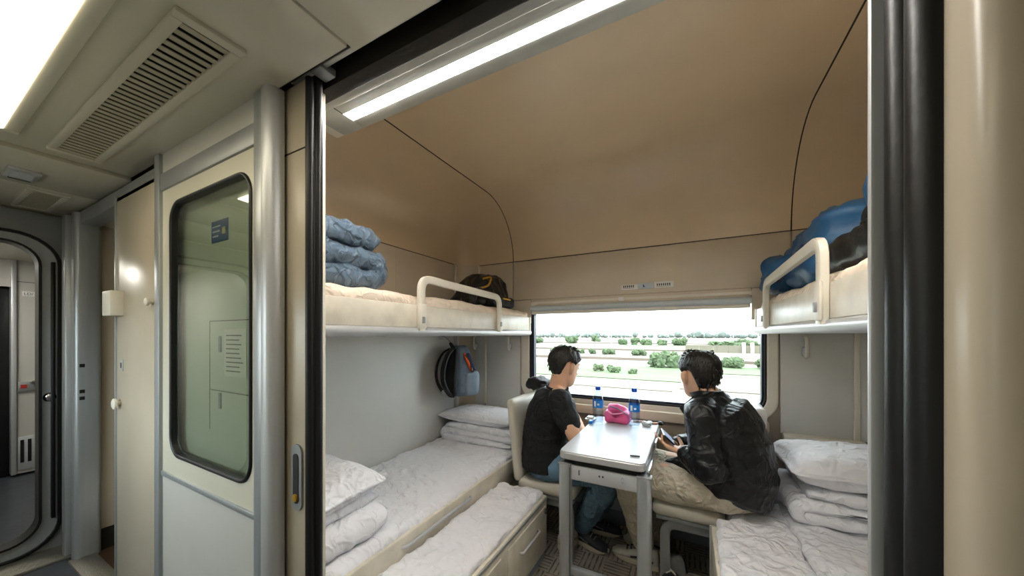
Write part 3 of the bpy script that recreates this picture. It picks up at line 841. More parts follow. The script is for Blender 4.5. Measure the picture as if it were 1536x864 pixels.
box('plinth', 'heater_blue', .13, .18, .705, 1.80, 0, .06, parent=rbth)
tag(slab('bed_mattress', 'sheet', .408, XR-.012, .71, 2.41, .391, .462, .035, (60,170,5), .014, 41), 'white sheeted mattress along the wall on the right lower berth', 'mattress')
bm = softbox(B(), .114, .402, .71, 1.84, .362, .455, .03, (40,130,5), mattress_fn(.455, .014, 53))
softbox(bm, .165, .402, 1.78, 2.37, .362, .452, .03, (34,66,5), mattress_fn(.452, .014, 53))
tag(obj('extension_cushion', bm, 'sheet', None, angle=180), 'white sheeted cushion on the right extension behind the seated man', 'mattress')

# ================================================================== WINDOW SEATS
def window_seat(s, xa, xb, zt, leg_x, label, cover=False, xc=None, yb=1.86):
    """seat between xa (aisle end) and xb (backrest), s=+1: sitter faces +x"""
    t = thing('folding_bench', label, 'seat', ((xa+xb)/2, 2.1, 0), 'folding seats beside the table')
    x0, x1 = min(xa, xb), max(xa, xb)
    if xc is not None: x1 = xc
    obj('seat_cushion', softbox(B(), x0, x1, 1.86, 2.37, zt-.075, zt, .032, (16,16,6)), 'seat_vinyl', t, angle=180)
    box('seat_pan', 'alu_dull', x0+.02, x1-.01, 1.875, 2.36, zt-.09, zt-.07, .004, parent=t)
    d = -s
    # backrest: rounded upright
    bm = B()
    softbox(bm, xb-.028, xb+.028, yb, 2.385, zt-.03, .90, .026, (4,20,18), lambda p, n, u: p + V((d*.055*((p.z-zt)/.5), 0, 0)))
    bk = obj('backrest', bm, 'seat_vinyl', t, angle=180)
    if cover:
        bm = B()
        softbox(bm, xb-.038, xb+.040, 2.15, 2.36, .70, .922, .036, (6,20,10), lambda p, n, u: p + V((d*.055*((p.z-zt)/.5), 0, 0)) + n*.006*nz(p, 14, 5))
        obj('back_cover', bm, 'cover_white', bk, angle=180)
    # bent leg bracket
    for y in (1.91, 2.30):
        pts = fillet([(leg_x, y, .006), (leg_x, y, zt-.115), (leg_x+d*.30, y, zt-.115)], .06, 6)
        tube(bm := B(), pts, .02, seg=12, up=V((0,1,0)), flat=(.024,.014)); obj('leg_bracket', bm, 'alu_dull', t)
        box('foot', 'alu_dull', leg_x-.03, leg_x+.03, y-.03, y+.03, 0, .008, .002, parent=t)
    return t
window_seat(1, -.575, -.945, .42, -.615, 'left folding seat with upright vinyl backrest beside the window')
window_seat(-1, -.165, .285, .455, -.105, 'right folding seat whose backrest wears a white cover', True, xc=.155, yb=2.16)

# ================================================================== TABLE
tb = thing('folding_table', 'narrow grey topped table on metal legs under the window', 'table', (-.345, 1.85, 0))
TZ = .770
obj('table_top', plate(B(), rrect(-.532, -.160, 1.488, 2.235, .03, 6), TZ-.004, TZ, axis='Z'), 'laminate_top', tb)
bm = plate(B(), rrect(-.536, -.156, 1.484, 2.238, .033, 6), TZ-.036, TZ-.003, axis='Z')
o = obj('table_edge', bm, 'table_edge', tb); md = o.modifiers.new('b','BEVEL'); md.width=.006; md.segments=2; md.limit_method='ANGLE'
box('under_frame', 'rubber', -.515, -.178, 1.51, 2.20, TZ-.062, TZ-.036, parent=tb)
ap = box('apron', 'alu_light', -.50, -.19, 1.502, 1.516, .640, .708, .003, parent=tb)
for x in (-.44, -.25):
    tube(bm := B(), [(x,1.500,.690),(x,1.494,.690),(x,1.494,.672),(x,1.500,.672)], .004, 8); obj('apron_hook', bm, 'chrome', ap)
for x in (-.352, -.337): box('screw', 'rubber', x, x+.006, 1.4995, 1.503, .675, .683, .001, parent=ap)
for x in (-.508, -.163):
    bm = plate(B(), rrect(x-.029, x+.029, 1.486, 1.538, .019, 5), .006, .710, axis='Z'); lg = obj('leg', bm, 'alu', tb)
    box('leg_cap', 'alu_dull', x-.031, x+.031, 1.486, 1.534, .708, .716, .004, parent=lg)
    box('leg_groove', 'seam_dark', x-.004 if x > -.3 else x+.026, x-.002 if x > -.3 else x+.0285, 1.4868, 1.489, .02, .70, parent=lg)
    box('foot_plate', 'alu_dull', x-.034, x+.034, 1.483, 1.537, 0, .008, .002, parent=lg)
box('stretcher', 'alu', -.482, -.208, 1.495, 1.525, .20, .235, .005, parent=tb)
for x in (-.52, -.172):
    box('side_rail', 'alu_dull', x-.012, x+.012, 1.53, 2.36, .675, .705, .003, parent=tb)
box('leaf_slide', 'chrome', -.150, -.140, 1.50, 1.66, TZ-.075, TZ-.028, .003, parent=tb)
box('leaf_slide', 'chrome', -.152, -.143, 1.86, 1.99, TZ-.045, TZ-.012, .003, parent=tb)
box('wall_hinge', 'alu_dull', -.50, -.19, 2.235, 2.43, .690, .712, .003, parent=tb)
lathe(bm := B(), [(.001,0),(.014,0),(.016,.012),(.010,.02),(.001,.022)], (-.150, 2.232, TZ-.01), 12); obj('corner_clip', bm, 'rubber', tb)
# ================================================================== BEDDING
def pillow(name, label, c, sx, sy, sz, seed, rz=0, tilt=(0,0), m='sheet', group='white pillows'):
    def fn(p, n, u):
        k = (1-abs(u.x)**4)*(1-abs(u.y)**4)
        p = V((p.x*(1-.05*(1-abs(u.y)**2)*abs(u.x)**3), p.y*(1-.06*(1-abs(u.x)**2)*abs(u.y)**3), p.z*(.16+.84*k**.6)))
        a = .007*ridge((p.x, p.y*.5, p.z), 13, seed) + .008*nz(p, 6, seed) + .004*ridge((p.x*.5, p.y, p.z), 26, seed+2)
        # radial creases at the ends
        a += .004*math.sin(p.y*70+seed+4*nz(p, 5, seed))*max(0, abs(u.x)-.55)
        return p + V((0,0,1 if p.z >= 0 else -1))*a*(.3+k)
    M = Matrix.Translation(c) @ Matrix.Rotation(rz, 4, 'Z') @ Matrix.Rotation(tilt[0], 4, 'X') @ Matrix.Rotation(tilt[1], 4, 'Y')
    o = obj(name, softbox(B(), -sx/2, sx/2, -sy/2, sy/2, -sz/2, sz/2, sz*.45, (34,34,8), fn, M), m, None, angle=180)
    return tag(o, label, 'pillow', group)
def serp(L, t, lens, gap=.92):
    """serpentine fold path (a, z) with L layers; lens = length of each layer; starts at a=0"""
    pts = []; z = t/2; a = 0; d = 1
    for i in range(L):
        l = lens[i]; a1 = l if d > 0 else (lens[i-1]-l)
        n = 16
        st = a
        for k in range(n+1): pts.append((st+(a1-st)*k/n, z))
        a = a1
        if i < L-1:
            r = t*gap/2
            for k in range(1, 7):
                an = -PI/2 + PI*k/7
                pts.append((a + d*r*math.cos(an), z+r+r*math.sin(an)))
            z += t*gap; d = -d
    return pts
def folded(name, m, label, cat, origin, adir, wdir, width, L, t, lens, seed, amp=.006, group=None, puff=.15):
    P = serp(L, t, lens); n = len(P); nw = 30
    A, W = V(adir), V(wdir); O = V(origin)
    T = []
    for i in range(n):
        a, b = P[max(0,i-1)], P[min(n-1,i+1)]
        d = math.hypot(b[0]-a[0], b[1]-a[1]); T.append(((b[0]-a[0])/d, (b[1]-a[1])/d))
    bm = B(); R = []
    for j in range(nw+1):
        v = 2*j/nw-1
        ef = (1-abs(v)**8)**.5*.8+.2 if abs(v) < 1 else .2
        ring = []
        side = [(i, 1) for i in range(n)] + [(i, -1) for i in range(n-1, -1, -1)]
        for i, s in side:
            end = min(1, .35+.65*min(i, n-1-i)/2.0)
            nx, nzv = -T[i][1], T[i][0]
            h = t/2*.97*ef*end*s
            a = P[i][0]+nx*h; z = P[i][1]+nzv*h
            p = O + A*a + W*(v*width/2) + V((0,0,z))
            q = V((p.x*.7+i*.002, p.y, p.z))
            dd = amp*(ridge((q.x,q.y,q.z*.5), 11, seed)*1.1-.4 + .9*nz(q, 7, seed+1) + .5*ridge(q, 24, seed+5))
            p = p + (A*nx + V((0,0,nzv)))*dd*s
            p = p + W*(.008*nz((P[i][0]*6, P[i][1]*9, seed), 1.0)) * v
            ring.append(p)
        R.append(ring)
    rings(bm, R)
    o = obj(name, bm, m, None, angle=180)
    return tag(o, label, cat, group)
QG = 'folded white quilts'
folded('folded_quilt', 'sheet', 'white folded quilt at the near end of the left lower berth', 'quilt', (-1.72, .87, .492), (1,0,0), (0,1,0), .30, 3, .052, (.555,.54,.53), 4, .011, QG)
pillow('pillow', 'white pillow on the quilt at the near end of left berth', (-1.45, .875, .690), .62, .33, .115, 8, rz=.02, tilt=(.03,.03))
folded('folded_quilt', 'sheet', 'white quilt folded flat under the pillow at the far left', 'quilt', (-1.10, 2.215, .494), (-1,0,0), (0,1,0), .30, 3, .050, (.585,.575,.565), 14, .008, QG)
pillow('pillow', 'white pillow on the folded quilt by the left window corner', (-1.42, 2.22, .682), .64, .36, .085, 21, rz=-.02)
folded('folded_quilt', 'sheet', 'white quilt folded under the pillow on the right lower berth', 'quilt', (.97, 2.12, .466), (-1,0,0), (0,1,0), .42, 3, .058, (.51,.49,.50), 33, .011, QG)
pillow('pillow', 'plump white pillow on the quilt of the right lower berth', (.69, 2.10, .700), .60, .46, .14, 37, rz=.05)
folded('blue_quilt', 'quilt_blue', 'puffy blue grey quilt folded on the left upper berth', 'quilt', (-1.44, .765, 1.500), (0,1,0), (1,0,0), .50, 3, .094, (.24,.23,.27), 61, .018)

# ================================================================== BAGS
# black backpack lying on the left upper berth
bb = thing('black_backpack', 'black slouched backpack lying on the left upper berth near the window', 'backpack', (-1.35, 2.1, 1.50))
def lump(seed, amp=.02, s=6):
    def fn(p, n, u):
        return p + n*(amp*nz(p, s, seed) + amp*.8*(ridge(p, s*2.2, seed+2)-.4)) 
    return fn
def pk(p, n, u):
    p = p + V((.0, 0, 0)); h = (p.z-1.50)/.26
    p.y = 2.12 + (p.y-2.12)*(1-.42*max(0,h)) + .05*h
    p.x = -1.38 + (p.x+1.38)*(1-.35*max(0,h))
    return p + n*(.020*nz(p, 7, 3) + .018*(ridge((p.x,p.y,p.z*.6), 13, 5)-.5))
obj('bag_body', softbox(B(), -1.56, -1.20, 1.88, 2.36, 1.508, 1.755, .07, (24,28,16), pk), 'bag_blackshine', bb, angle=180)
obj('front_pocket', softbox(B(), -1.26, -1.165, 1.94, 2.28, 1.505, 1.585, .03, (8,20,8), lump(9,.012,9)), 'bag_black', bb, angle=180)
tube(bm := B(), smoothpath([(-1.27,1.98,1.70),(-1.235,2.03,1.715),(-1.225,1.99,1.66),(-1.22,1.93,1.635),(-1.235,1.88,1.62)],5), .007, 8); obj('zipper', bm, 'gold', bb)
tube(bm := B(), [(-1.162,2.08,1.567),(-1.160,2.18,1.565)], .006, 8); obj('zipper', bm, 'gold', bb)
tube(bm := B(), smoothpath([(-1.25,1.90,1.60),(-1.20,1.82,1.61),(-1.17,1.745,1.585),(-1.165,1.705,1.525),(-1.19,1.72,1.508),(-1.22,1.80,1.512),(-1.27,1.9,1.515)],6), .02, 10, flat=(.022,.006)); obj('shoulder_strap', bm, 'bag_black', bb)
# grey backpack hanging below the left upper berth
def hang():
    t = thing('grey_backpack', 'grey backpack with an orange stripe hanging from a hook under the left upper berth', 'backpack', (-1.60, 2.15, .82))
    F = V((.55, .835, 0)).normalized(); Sd = V((F.y, -F.x, 0))      # front direction, side turned to the viewer
    c = V((-1.590, 2.17, 0))
    M = Matrix((( F.x, Sd.x, 0, c.x), (F.y, Sd.y, 0, c.y), (0,0,1,0), (0,0,0,1)))
    def body(p, n, u):
        h = (p.z-.83)/.40
        p.x = p.x*(1-.45*max(0,h-.45)/.55) - .025*max(0,h-.5)
        p.y = p.y*(1-.40*max(0,h-.55)/.45)
        return p + n*.008*nz(p, 12, 4)
    L = lambda m_, n_, *a, **k: obj(n_, softbox(B(), *a, **k, M=M), m_, t, angle=180)
    L('bag_grey', 'bag_body', -.095, .085, -.125, .125, .835, 1.225, .05, n=(14,14,18), fn=body)
    L('bag_lightgrey', 'lower_pocket', -.03, .108, -.13, .132, .838, 1.035, .04, n=(12,12,10), fn=lambda p,n,u: p+n*.005*nz(p,14,7))
    def stripe(p, n, u):
        h = (p.z-.83)/.40
        p.x -= .075*max(0,h-.45)/.55
        p.y = p.y*(1-.36*max(0,h-.55)/.45)
        return p
    L('orange', 'orange_stripe', .028, .052, .10, .133, 1.03, 1.17, .008, n=(3,3,10), fn=stripe)
    L('bag_navy', 'navy_side', .052, .088, .02, .128, 1.03, 1.17, .012, n=(4,6,10), fn=stripe)
    L('bag_black', 'back_panel', -.112, -.08, -.12, .12, .845, 1.20, .014, n=(4,10,14), fn=body)
    for sy in (-.07, .075):
        pts = [M @ V(p) for p in smoothpath([(-.085,sy*.5,1.20),(-.135,sy*.9,1.16),(-.175,sy*1.1,1.06),(-.175,sy*1.15,.95),(-.13,sy*1.2,.86),(-.09,sy*1.2,.845)],6)]
        tube(bm := B(), pts, .02, 10, flat=(.022,.007), up=V((0,0,1))); obj('shoulder_strap', bm, 'bag_black', t)
    pts = [M @ V(p) for p in smoothpath([(-.07,-.03,1.205),(-.09,-.02,1.24),(-.09,.02,1.24),(-.07,.03,1.205)],5)]
    tube(bm := B(), pts, .007, 8); obj('grab_handle', bm, 'bag_black', t)
    tube(bm := B(), [M @ V(p) for p in smoothpath([(-.02,.131,1.16),(.02,.134,1.10),(.03,.135,1.03),(.06,.13,1.045)],5)], .005, 8); obj('zipper', bm, 'bag_black', t)
    L('sign_grey', 'strap_pad', -.15, -.10, -.06, .0, .835, .875, .015, n=(5,5,5))
hang()
# blue duffel and black handled bag on the right upper berth
bd = thing('blue_duffel', 'crumpled blue duffel bag on the right upper berth behind the rail', 'bag', (.6, 1.9, 1.50))
def dn(p, n, u):
    h = (p.z-1.50)/.26
    p.x = .58 + (p.x-.58)*(1-.25*max(0,h))
    p.y -= .08*h
    return p + n*(.030*nz(p, 6, 13) + .022*(ridge((p.x,p.y*.7,p.z), 11, 15)-.5))
obj('bag_body', softbox(B(), .385, .86, 1.60, 2.26, 1.508, 1.80, .09, (22,30,14), dn), 'bag_blue', bd, angle=180)
obj('bag_end', softbox(B(), .345, .50, 2.02, 2.27, 1.53, 1.70, .06, (10,12,10), lump(23,.022,9)), 'bag_blue', bd, angle=180)
tube(bm := B(), smoothpath([(.395,2.19,1.53),(.375,2.12,1.56),(.385,2.0,1.565),(.39,1.86,1.60),(.40,1.7,1.66)],6), .008, 8); obj('piping', bm, 'bag_navy', bd)
obj('mesh_pocket', softbox(B(), .365, .40, 2.06, 2.16, 1.515, 1.575, .014, (5,8,6), lump(5,.008,14)), 'bag_lightgrey', bd, angle=180)
bk = thing('black_holdall', 'black holdall with an upright handle at the near end of the right upper berth', 'bag', (.6, 1.3, 1.50))
obj('bag_body', softbox(B(), .41, .80, 1.08, 1.55, 1.508, 1.63, .05, (18,20,10), lump(31,.014,8)), 'bag_blackshine', bk, angle=180)
tube(bm := B(), smoothpath([(.49,1.42,1.615),(.48,1.405,1.67),(.485,1.35,1.69),(.49,1.29,1.68),(.50,1.265,1.615)],6), .02, 10, flat=(.016,.007), up=V((1,0,0))); obj('handle', bm, 'bag_black', bk)
hh = thing('blue_pouch', 'bright blue pouch resting on the black holdall at the doorway edge', 'pouch', (.48, 1.2, 1.63))
obj('pouch_body', softbox(B(), .412, .57, 1.13, 1.25, 1.632, 1.745, .04, (10,10,10), lump(41,.010,10)), 'bag_blue', hh, angle=180)

# coat hooks
def hook(label, x, y, z, nrm, name='coat_hook'):
    t = thing(name, label, 'hook', (x, y, z), 'coat hooks under the upper berths')
    n = V(nrm); s = n.cross(V((0,0,1)))
    o = V((x, y, z))
    pts = smoothpath([o+n*.004+V((0,0,.03)), o+n*.03+V((0,0,.02)), o+n*.034+V((0,0,-.03)), o+n*.03+V((0,0,-.07)), o+n*.012+V((0,0,-.078))], 6)
    tube(bm := B(), pts, .0095, 10, roundcap=True); obj('hook_arm', bm, 'cream', t)
    a, b = o+n*.008+V((0,0,-.055)), o+V((0,0,-.055))
    bm = softbox(B(), -.016, .016, -.016, .016, -.028, .028, .014, (5,5,6), M=Matrix.Translation(o+n*.006+V((0,0,-.05))))
    obj('hook_plate', bm, 'alu_light', t)
    return t
hook('pale coat hook on the grey window wall board left of the window', -1.30, YW-.008, 1.265, (0,-1,0))
hook('pale coat hook in the corner behind the hanging backpack', -1.64, YW-.008, 1.265, (0,-1,0))
hook('pale coat hook below the right upper berth', .585, YW-.008, 1.265, (0,-1,0))
hk = thing('wire_hook', 'wire hook that carries the grey backpack', 'hook', (XL, 2.12, 1.27), 'coat hooks under the upper berths')
tube(bm := B(), smoothpath([(XL+.004,2.13,1.30),(XL+.05,2.13,1.285),(XL+.115,2.135,1.235),(XL+.135,2.14,1.243),(XL+.14,2.145,1.265)],6), .006, 8, roundcap=True); obj('hook_arm', bm, 'alu_light', hk)
box('hook_plate', 'alu_light', XL+.001, XL+.008, 2.11, 2.15, 1.27, 1.32, .003, parent=hk)

# ================================================================== THINGS ON THE TABLE
def bottle(x, y, label, lab_z, seed):
    t = thing('water_bottle', label, 'bottle', (x, y, TZ), 'water bottles on the table')
    r = .0315
    prof_ = [(.001,.004),(.018,.002),(.027,.001),(r,.010),(r,.03),(r*.95,.036),(r,.042),(r,.056),(r*.95,.062),(r,.068),(r,.14),(r*.97,.148),(r*.86,.168),(r*.62,.186),(.0135,.197),(.0125,.204),(.0125,.212),(.001,.212)]
    lathe(bm := B(), prof_, (x,y,TZ), 24); obj('bottle_body', bm, 'bottle_clear', t, angle=70)
    lathe(bm := B(), [(.001,.203),(.0158,.203),(.0158,.222),(.014,.2245),(.001,.2245)], (x,y,TZ), 20); obj('cap', bm, 'bottle_blue', t)
    z0, z1 = lab_z
    seg = 28; rr = r+.0006
    bm = B(); rings(bm, [[V((x+rr*math.cos(2*PI*k/seg), y+rr*math.sin(2*PI*k/seg), TZ+z)) for k in range(seg)] for z in (z0, z1)], cap=False)
    lb_ = obj('label_band', bm, 'label_blue', t)
    # white mark on the label, curved with the bottle
    for a0, a1, q0, q1, mm in ((-2.15,-1.75,.15,.9,'label_white'), (-1.5,-1.1,.35,.6,'label_white'), (-2.5,-2.3,.1,.5,'bottle_blue')):
        bm = B(); rr2 = r+.0011
        R = [[V((x+rr2*math.cos(a0+(a1-a0)*k/6), y+rr2*math.sin(a0+(a1-a0)*k/6), TZ+z0+(z1-z0)*q)) for k in range(7)] for q in (q0, q1)]
        rings(bm, R, cap=False, closed_ring=False); obj('label_mark', bm, mm, lb_)
    return t
glassmat('bottle_clear', (226,236,244), .14, rough=.05)
bottle(-.487, 2.06, 'water bottle with blue cap left of the pink pouch', (.098,.142), 1)
bottle(-.281, 2.09, 'water bottle with blue cap right of the pink pouch', (.088,.130), 2)
pp = thing('pink_pouch', 'pink zip pouch lying half open between the two bottles', 'pouch', (-.385, 2.12, TZ))
def pf(p, n, u):
    h = (p.z-TZ)/.085
    if u.z > .2: p.z -= .030*math.exp(-((u.x+.1)/.45)**2)*max(0, -u.y*.8+.3)
    return p + n*(.005*nz(p, 20, 3)+.004*(ridge(p, 30, 6)-.4)) + V((0, .01*h, 0))
obj('pouch_body', softbox(B(), -.458, -.308, 2.075, 2.175, TZ+.002, TZ+.078, .026, (24,18,12), pf), 'pink', pp, angle=180)
obj('pouch_opening', softbox(B(), -.435, -.36, 2.095, 2.13, TZ+.050, TZ+.064, .006, (8,6,3)), 'pink_dark', pp, angle=180)
obj('pouch_flap', softbox(B(), -.445, -.325, 2.115, 2.175, TZ+.078, TZ+.108, .013, (18,10,5), lambda p,n,u: p+n*(.008*nz(p,28,9))+V((0,0,-.03*max(0,u.x)*.8-.02*(u.y<0)*abs(u.y)))), 'pink', pp, angle=180)
tube(bm := B(), smoothpath([(-.440,2.095,TZ+.072),(-.41,2.082,TZ+.060),(-.37,2.082,TZ+.064),(-.335,2.09,TZ+.074)],6), .004, 8); obj('zip_edge', bm, 'pink_light', pp)
tube(bm := B(), smoothpath([(-.43,2.12,TZ+.098),(-.38,2.105,TZ+.090),(-.335,2.085,TZ+.072),(-.322,2.078,TZ+.063)],6), .0035, 8); obj('zipper', bm, 'bag_lightgrey', pp)
at_ = thing('metal_tray', 'small metal tray with papers at the table\'s back left corner', 'tray', (-.55, 2.11, TZ))
obj('tray', plate(B(), rrect(-.575, -.515, 2.075, 2.150, .015, 4), TZ+.001, TZ+.012, axis='Z'), 'ashtray', at_)
box('paper_slip', 'paper', -.568, -.530, 2.095, 2.140, TZ+.012, TZ+.022, .002, parent=at_)
cp = tag(obj('blue_packet', softbox(B(), -.532, -.508, 2.005, 2.045, TZ+.001, TZ+.020, .006, (6,6,4), lump(3,.003,30)), 'label_blue'), 'tiny blue packet beside the left bottle', 'packet')
wr = tag(obj('crumpled_wrapper', softbox(B(), -.240, -.190, 2.10, 2.155, TZ+.001, TZ+.025, .010, (14,14,6), lump(7,.007,40)), 'sign_grey'), 'crumpled white wrapper right of the right bottle', 'wrapper')
sl_ = tag(obj('brown_strap', tube(B(), smoothpath([(-.30,2.185,TZ+.006),(-.24,2.19,TZ+.008),(-.18,2.185,TZ+.006),(-.165,2.20,TZ+.006)],6), .006, 8, flat=(.009,.004), up=V((0,0,1))), 'wood_brown'), 'narrow brown strap along the back edge of the table', 'strap')
pc = tag(obj('pen', tube(B(), [(-.225,1.560,TZ+.004),(-.190,1.568,TZ+.004)], .0035, 8, roundcap=True), 'ink'), 'short dark pencil stub on the table\'s near right corner', 'pencil')
# ================================================================== PEOPLE
def ell_ring(c, ax, side, rw, rd, n=24, sq=1.0):
    """ring round axis ax; side = width direction"""
    ax = V(ax).normalized(); s = (V(side)-ax*V(side).dot(ax)).normalized(); f = ax.cross(s)
    out = []
    for k in range(n):
        a = 2*PI*k/n; cc, ss = math.cos(a), math.sin(a)
        out.append(V(c) + s*rw*math.copysign(abs(cc)**sq, cc) + f*rd*math.copysign(abs(ss)**sq, ss))
    return out
def loft(bm, items, side, n=24, sq=1.0):
    """items: (centre, rw, rd); axis from neighbours"""
    P = [V(i[0]) for i in items]; R = []
    for k, it in enumerate(items):
        ax = P[min(k+1, len(P)-1)] - P[max(k-1, 0)]
        R.append(ell_ring(P[k], ax, side, it[1], it[2], n, sq))
    rings(bm, R)
def limb(bm, pts, radii, n=14, sub=5):
    P = smoothpath(pts, sub); q = []
    for i in range(len(radii)-1):
        for k in range(sub): q.append(radii[i]+(radii[i+1]-radii[i])*k/sub)
    q.append(radii[-1])
    tube(bm, P, q, n, roundcap=True)
def hand(bm, w, d, pn, thumb, curl, sc=1.0):
    """w wrist, d pointing direction, pn palm normal, thumb +1/-1 side; fingers curl toward pn"""
    d = V(d).normalized(); pn = (V(pn)-d*V(pn).dot(d)).normalized(); s = d.cross(pn)*thumb
    w = V(w)
    loft(bm, [(w-d*.01, .026*sc, .018*sc), (w+d*.02*sc, .032*sc, .018*sc), (w+d*.055*sc, .040*sc, .016*sc), (w+d*.088*sc, .040*sc, .013*sc), (w+d*.095*sc, .034*sc, .009*sc)], s, 16)
    for off, ln, ex in ((.030,.072,.0), (.010,.080,.05), (-.010,.075,.1), (-.029,.060,.2)):
        p = w + d*.085*sc + s*off*sc; a = 0; pts = [p - d*.012]
        for q, fr in enumerate((.45,.32,.23)):
            a += (curl+ex)*(.55 if q == 0 else .9)
            dd = d*math.cos(a) + pn*math.sin(a)
            pts.append(pts[-1] + dd*ln*fr*sc + (d*.012 if q == 0 else V((0,0,0))))
        tube(bm, pts, [.0095*sc, .009*sc, .0085*sc, .0072*sc], 10, roundcap=True)
    p = w + d*.025*sc + s*.026*sc; pts = [p]
    for q, (ln, a) in enumerate(((.040,.75),(.030,.35+curl*.3),(.024,.1))):
        dd = (d*math.cos(a)+s*math.sin(a)+pn*(.35+.4*curl)).normalized(); pts.append(pts[-1]+dd*ln*sc)
    tube(bm, pts, [.013*sc, .0115*sc, .0095*sc, .008*sc], 10, roundcap=True)
HEADR = [(-.119,.046,.010,.010), (-.113,.044,.030,.030), (-.096,.036,.052,.046), (-.070,.022,.070,.057), (-.040,.010,.084,.066), (0,.0,.094,.073), (.035,-.004,.098,.076), (.070,-.006,.090,.071), (.096,-.008,.068,.056), (.112,-.009,.038,.032), (.118,-.009,.010,.009)]
def head_at(z, th, grow=0.0):
    for a, b in zip(HEADR, HEADR[1:]):
        if a[0] <= z <= b[0]:
            t = (z-a[0])/(b[0]-a[0]); q = [a[i]+(b[i]-a[i])*t for i in range(4)]; break
    else: q = HEADR[-1] if z > 0 else HEADR[0]
    return V((q[1]+(q[2]+grow)*math.cos(th), (q[3]+grow)*math.sin(th), z))
def person(name, label, J, fwd, head_dir, head_pitch, kit):
    t = thing(name, label, 'person', (J['pelvis'][0], J['pelvis'][1], 0))
    F = V(fwd).normalized(); S_ = V((-F.y, F.x, 0))
    J = {k: V(v) for k, v in J.items()}
    hd = V(head_dir).normalized()
    HM = Matrix.Translation(J['head']) @ Matrix.Rotation(math.atan2(hd.y, hd.x), 4, 'Z') @ Matrix.Rotation(head_pitch, 4, 'Y')
    # ---- body, one continuous skin
    bm = B()
    rings(bm, [[HM @ V((cx+rx*math.cos(2*PI*k/28), ry*math.sin(2*PI*k/28), z)) for k in range(28)] for z, cx, rx, ry in HEADR])
    tube(bm, [HM @ V(p) for p in ((.084,0,.022),(.098,0,-.004),(.108,0,-.026),(.094,0,-.034))], [.008,.0095,.0125,.009], 10, roundcap=True)
    for s in (-1, 1):
        tube(bm, [HM @ V(p) for p in ((-.006,s*.076,.022),(-.014,s*.093,.012),(-.014,s*.093,-.010),(-.004,s*.080,-.036))], [.010,.016,.014,.010], 10, roundcap=True)
        tube(bm, [HM @ V(p) for p in ((.076,s*.016,.030),(.078,s*.034,.033),(.066,s*.052,.028))], [.008,.009,.007], 8, roundcap=True)
    tube(bm, [HM @ V(p) for p in ((.076,-.020,-.066),(.088,0,-.064),(.076,.020,-.066))], [.006,.009,.006], 8, roundcap=True)
    limb(bm, [J['neck']-V((0,0,.05)), J['neck'], HM @ V((-.018,0,-.05)), HM @ V((-.010,0,.0))], [.066,.056,.054,.056])
    def torso(bm, g, lo=0):
        pts = [J['pelvis']-V((0,0,.06)), J['pelvis'], J['pelvis'].lerp(J['chest'], .5)-F*.012, J['chest'], J['chest'].lerp(J['neck'], .55), J['neck']-V((0,0,.03)), J['neck']+V((0,0,.005))]
        dims = [(.135,.10), (.165,.118), (.150,.108), (.175,.118), (.180,.105), (.105,.075), (.055,.055)]
        loft(bm, [(p, w+g, d+g) for p, (w, d) in zip(pts, dims)][lo:], S_, 28, .9)
    torso(bm, 0)
    for q in 'LR':
        limb(bm, [J['neck'].lerp(J['sh'+q], .5), J['sh'+q], J['el'+q], J['wr'+q]], [.05,.05,.040,.027])
        d = J['wr'+q]-J['el'+q]
        h = kit['hand'+q]
        hand(bm, J['wr'+q], h[0], h[1], h[2], h[3], .95)
        hip = J['pelvis'] + S_*(.09 if q == 'L' else -.09)
        limb(bm, [hip, J['kn'+q], J['an'+q]], [.085,.056,.038])
    obj('body', remesh(bm, .0065, 3), 'skin', t, angle=180)
    # ---- eyes, brows, hair
    for s in (-1, 1):
        bm = B(); bmesh.ops.create_uvsphere(bm, u_segments=12, v_segments=8, radius=.0125, matrix=HM @ Matrix.Translation((.078, s*.032, .012)))
        e = obj('eye', bm, 'eye_white', t)
        bm = B(); bmesh.ops.create_uvsphere(bm, u_segments=10, v_segments=6, radius=.007, matrix=HM @ Matrix.Translation((.0855, s*.032, .012)))
        obj('iris', bm, 'hair', e)
        tube(bm := B(), [HM @ V(p) for p in ((.089,s*.016,.034),(.088,s*.034,.039),(.074,s*.050,.034))], [.004,.0045,.002], 8, roundcap=True); obj('eyebrow', bm, 'hair', t)
    bm = B(); n = 56; R = []
    def hairline(th):
        c = math.cos(th)                       # 1 front, -1 back
        if c > .45: return .050
        if c > .02: return .004 + ((c-.02)/.43)**1.5*.046
        if c > -.05: return .024
        if c > -.45: return .034 - (abs(c+.25)/.2)*.014
        return .014 - (-c-.45)/.55*(kit.get('nape', .082))
    rng = random.Random(kit['seed'])
    zs = 22
    for i in range(zs+1):
        ring = []
        for k in range(n):
            th = 2*PI*k/n; h0 = hairline(th)
            f = i/zs
            z = h0 + (.119-h0)*f
            g = kit.get('hair', .017)*min(1, .30+f*3.2)
            g += .0065*noise.noise(V((math.cos(th)*9, math.sin(th)*9, z*16+kit['seed']))) + .004*noise.noise(V((math.cos(th)*26, math.sin(th)*26, z*20)))
            p = head_at(min(z, .117), th, g)
            if z > .07: p.z += (z-.07)/.05*kit.get('top', .018) * (1+.3*noise.noise(V((p.x*40, p.y*40, 3))))
            ring.append(HM @ p)
        R.append(ring)
    inner = [HM @ head_at(hairline(2*PI*k/n)+.01, 2*PI*k/n, -.006) for k in range(n)]
    rings(bm, [inner]+R)
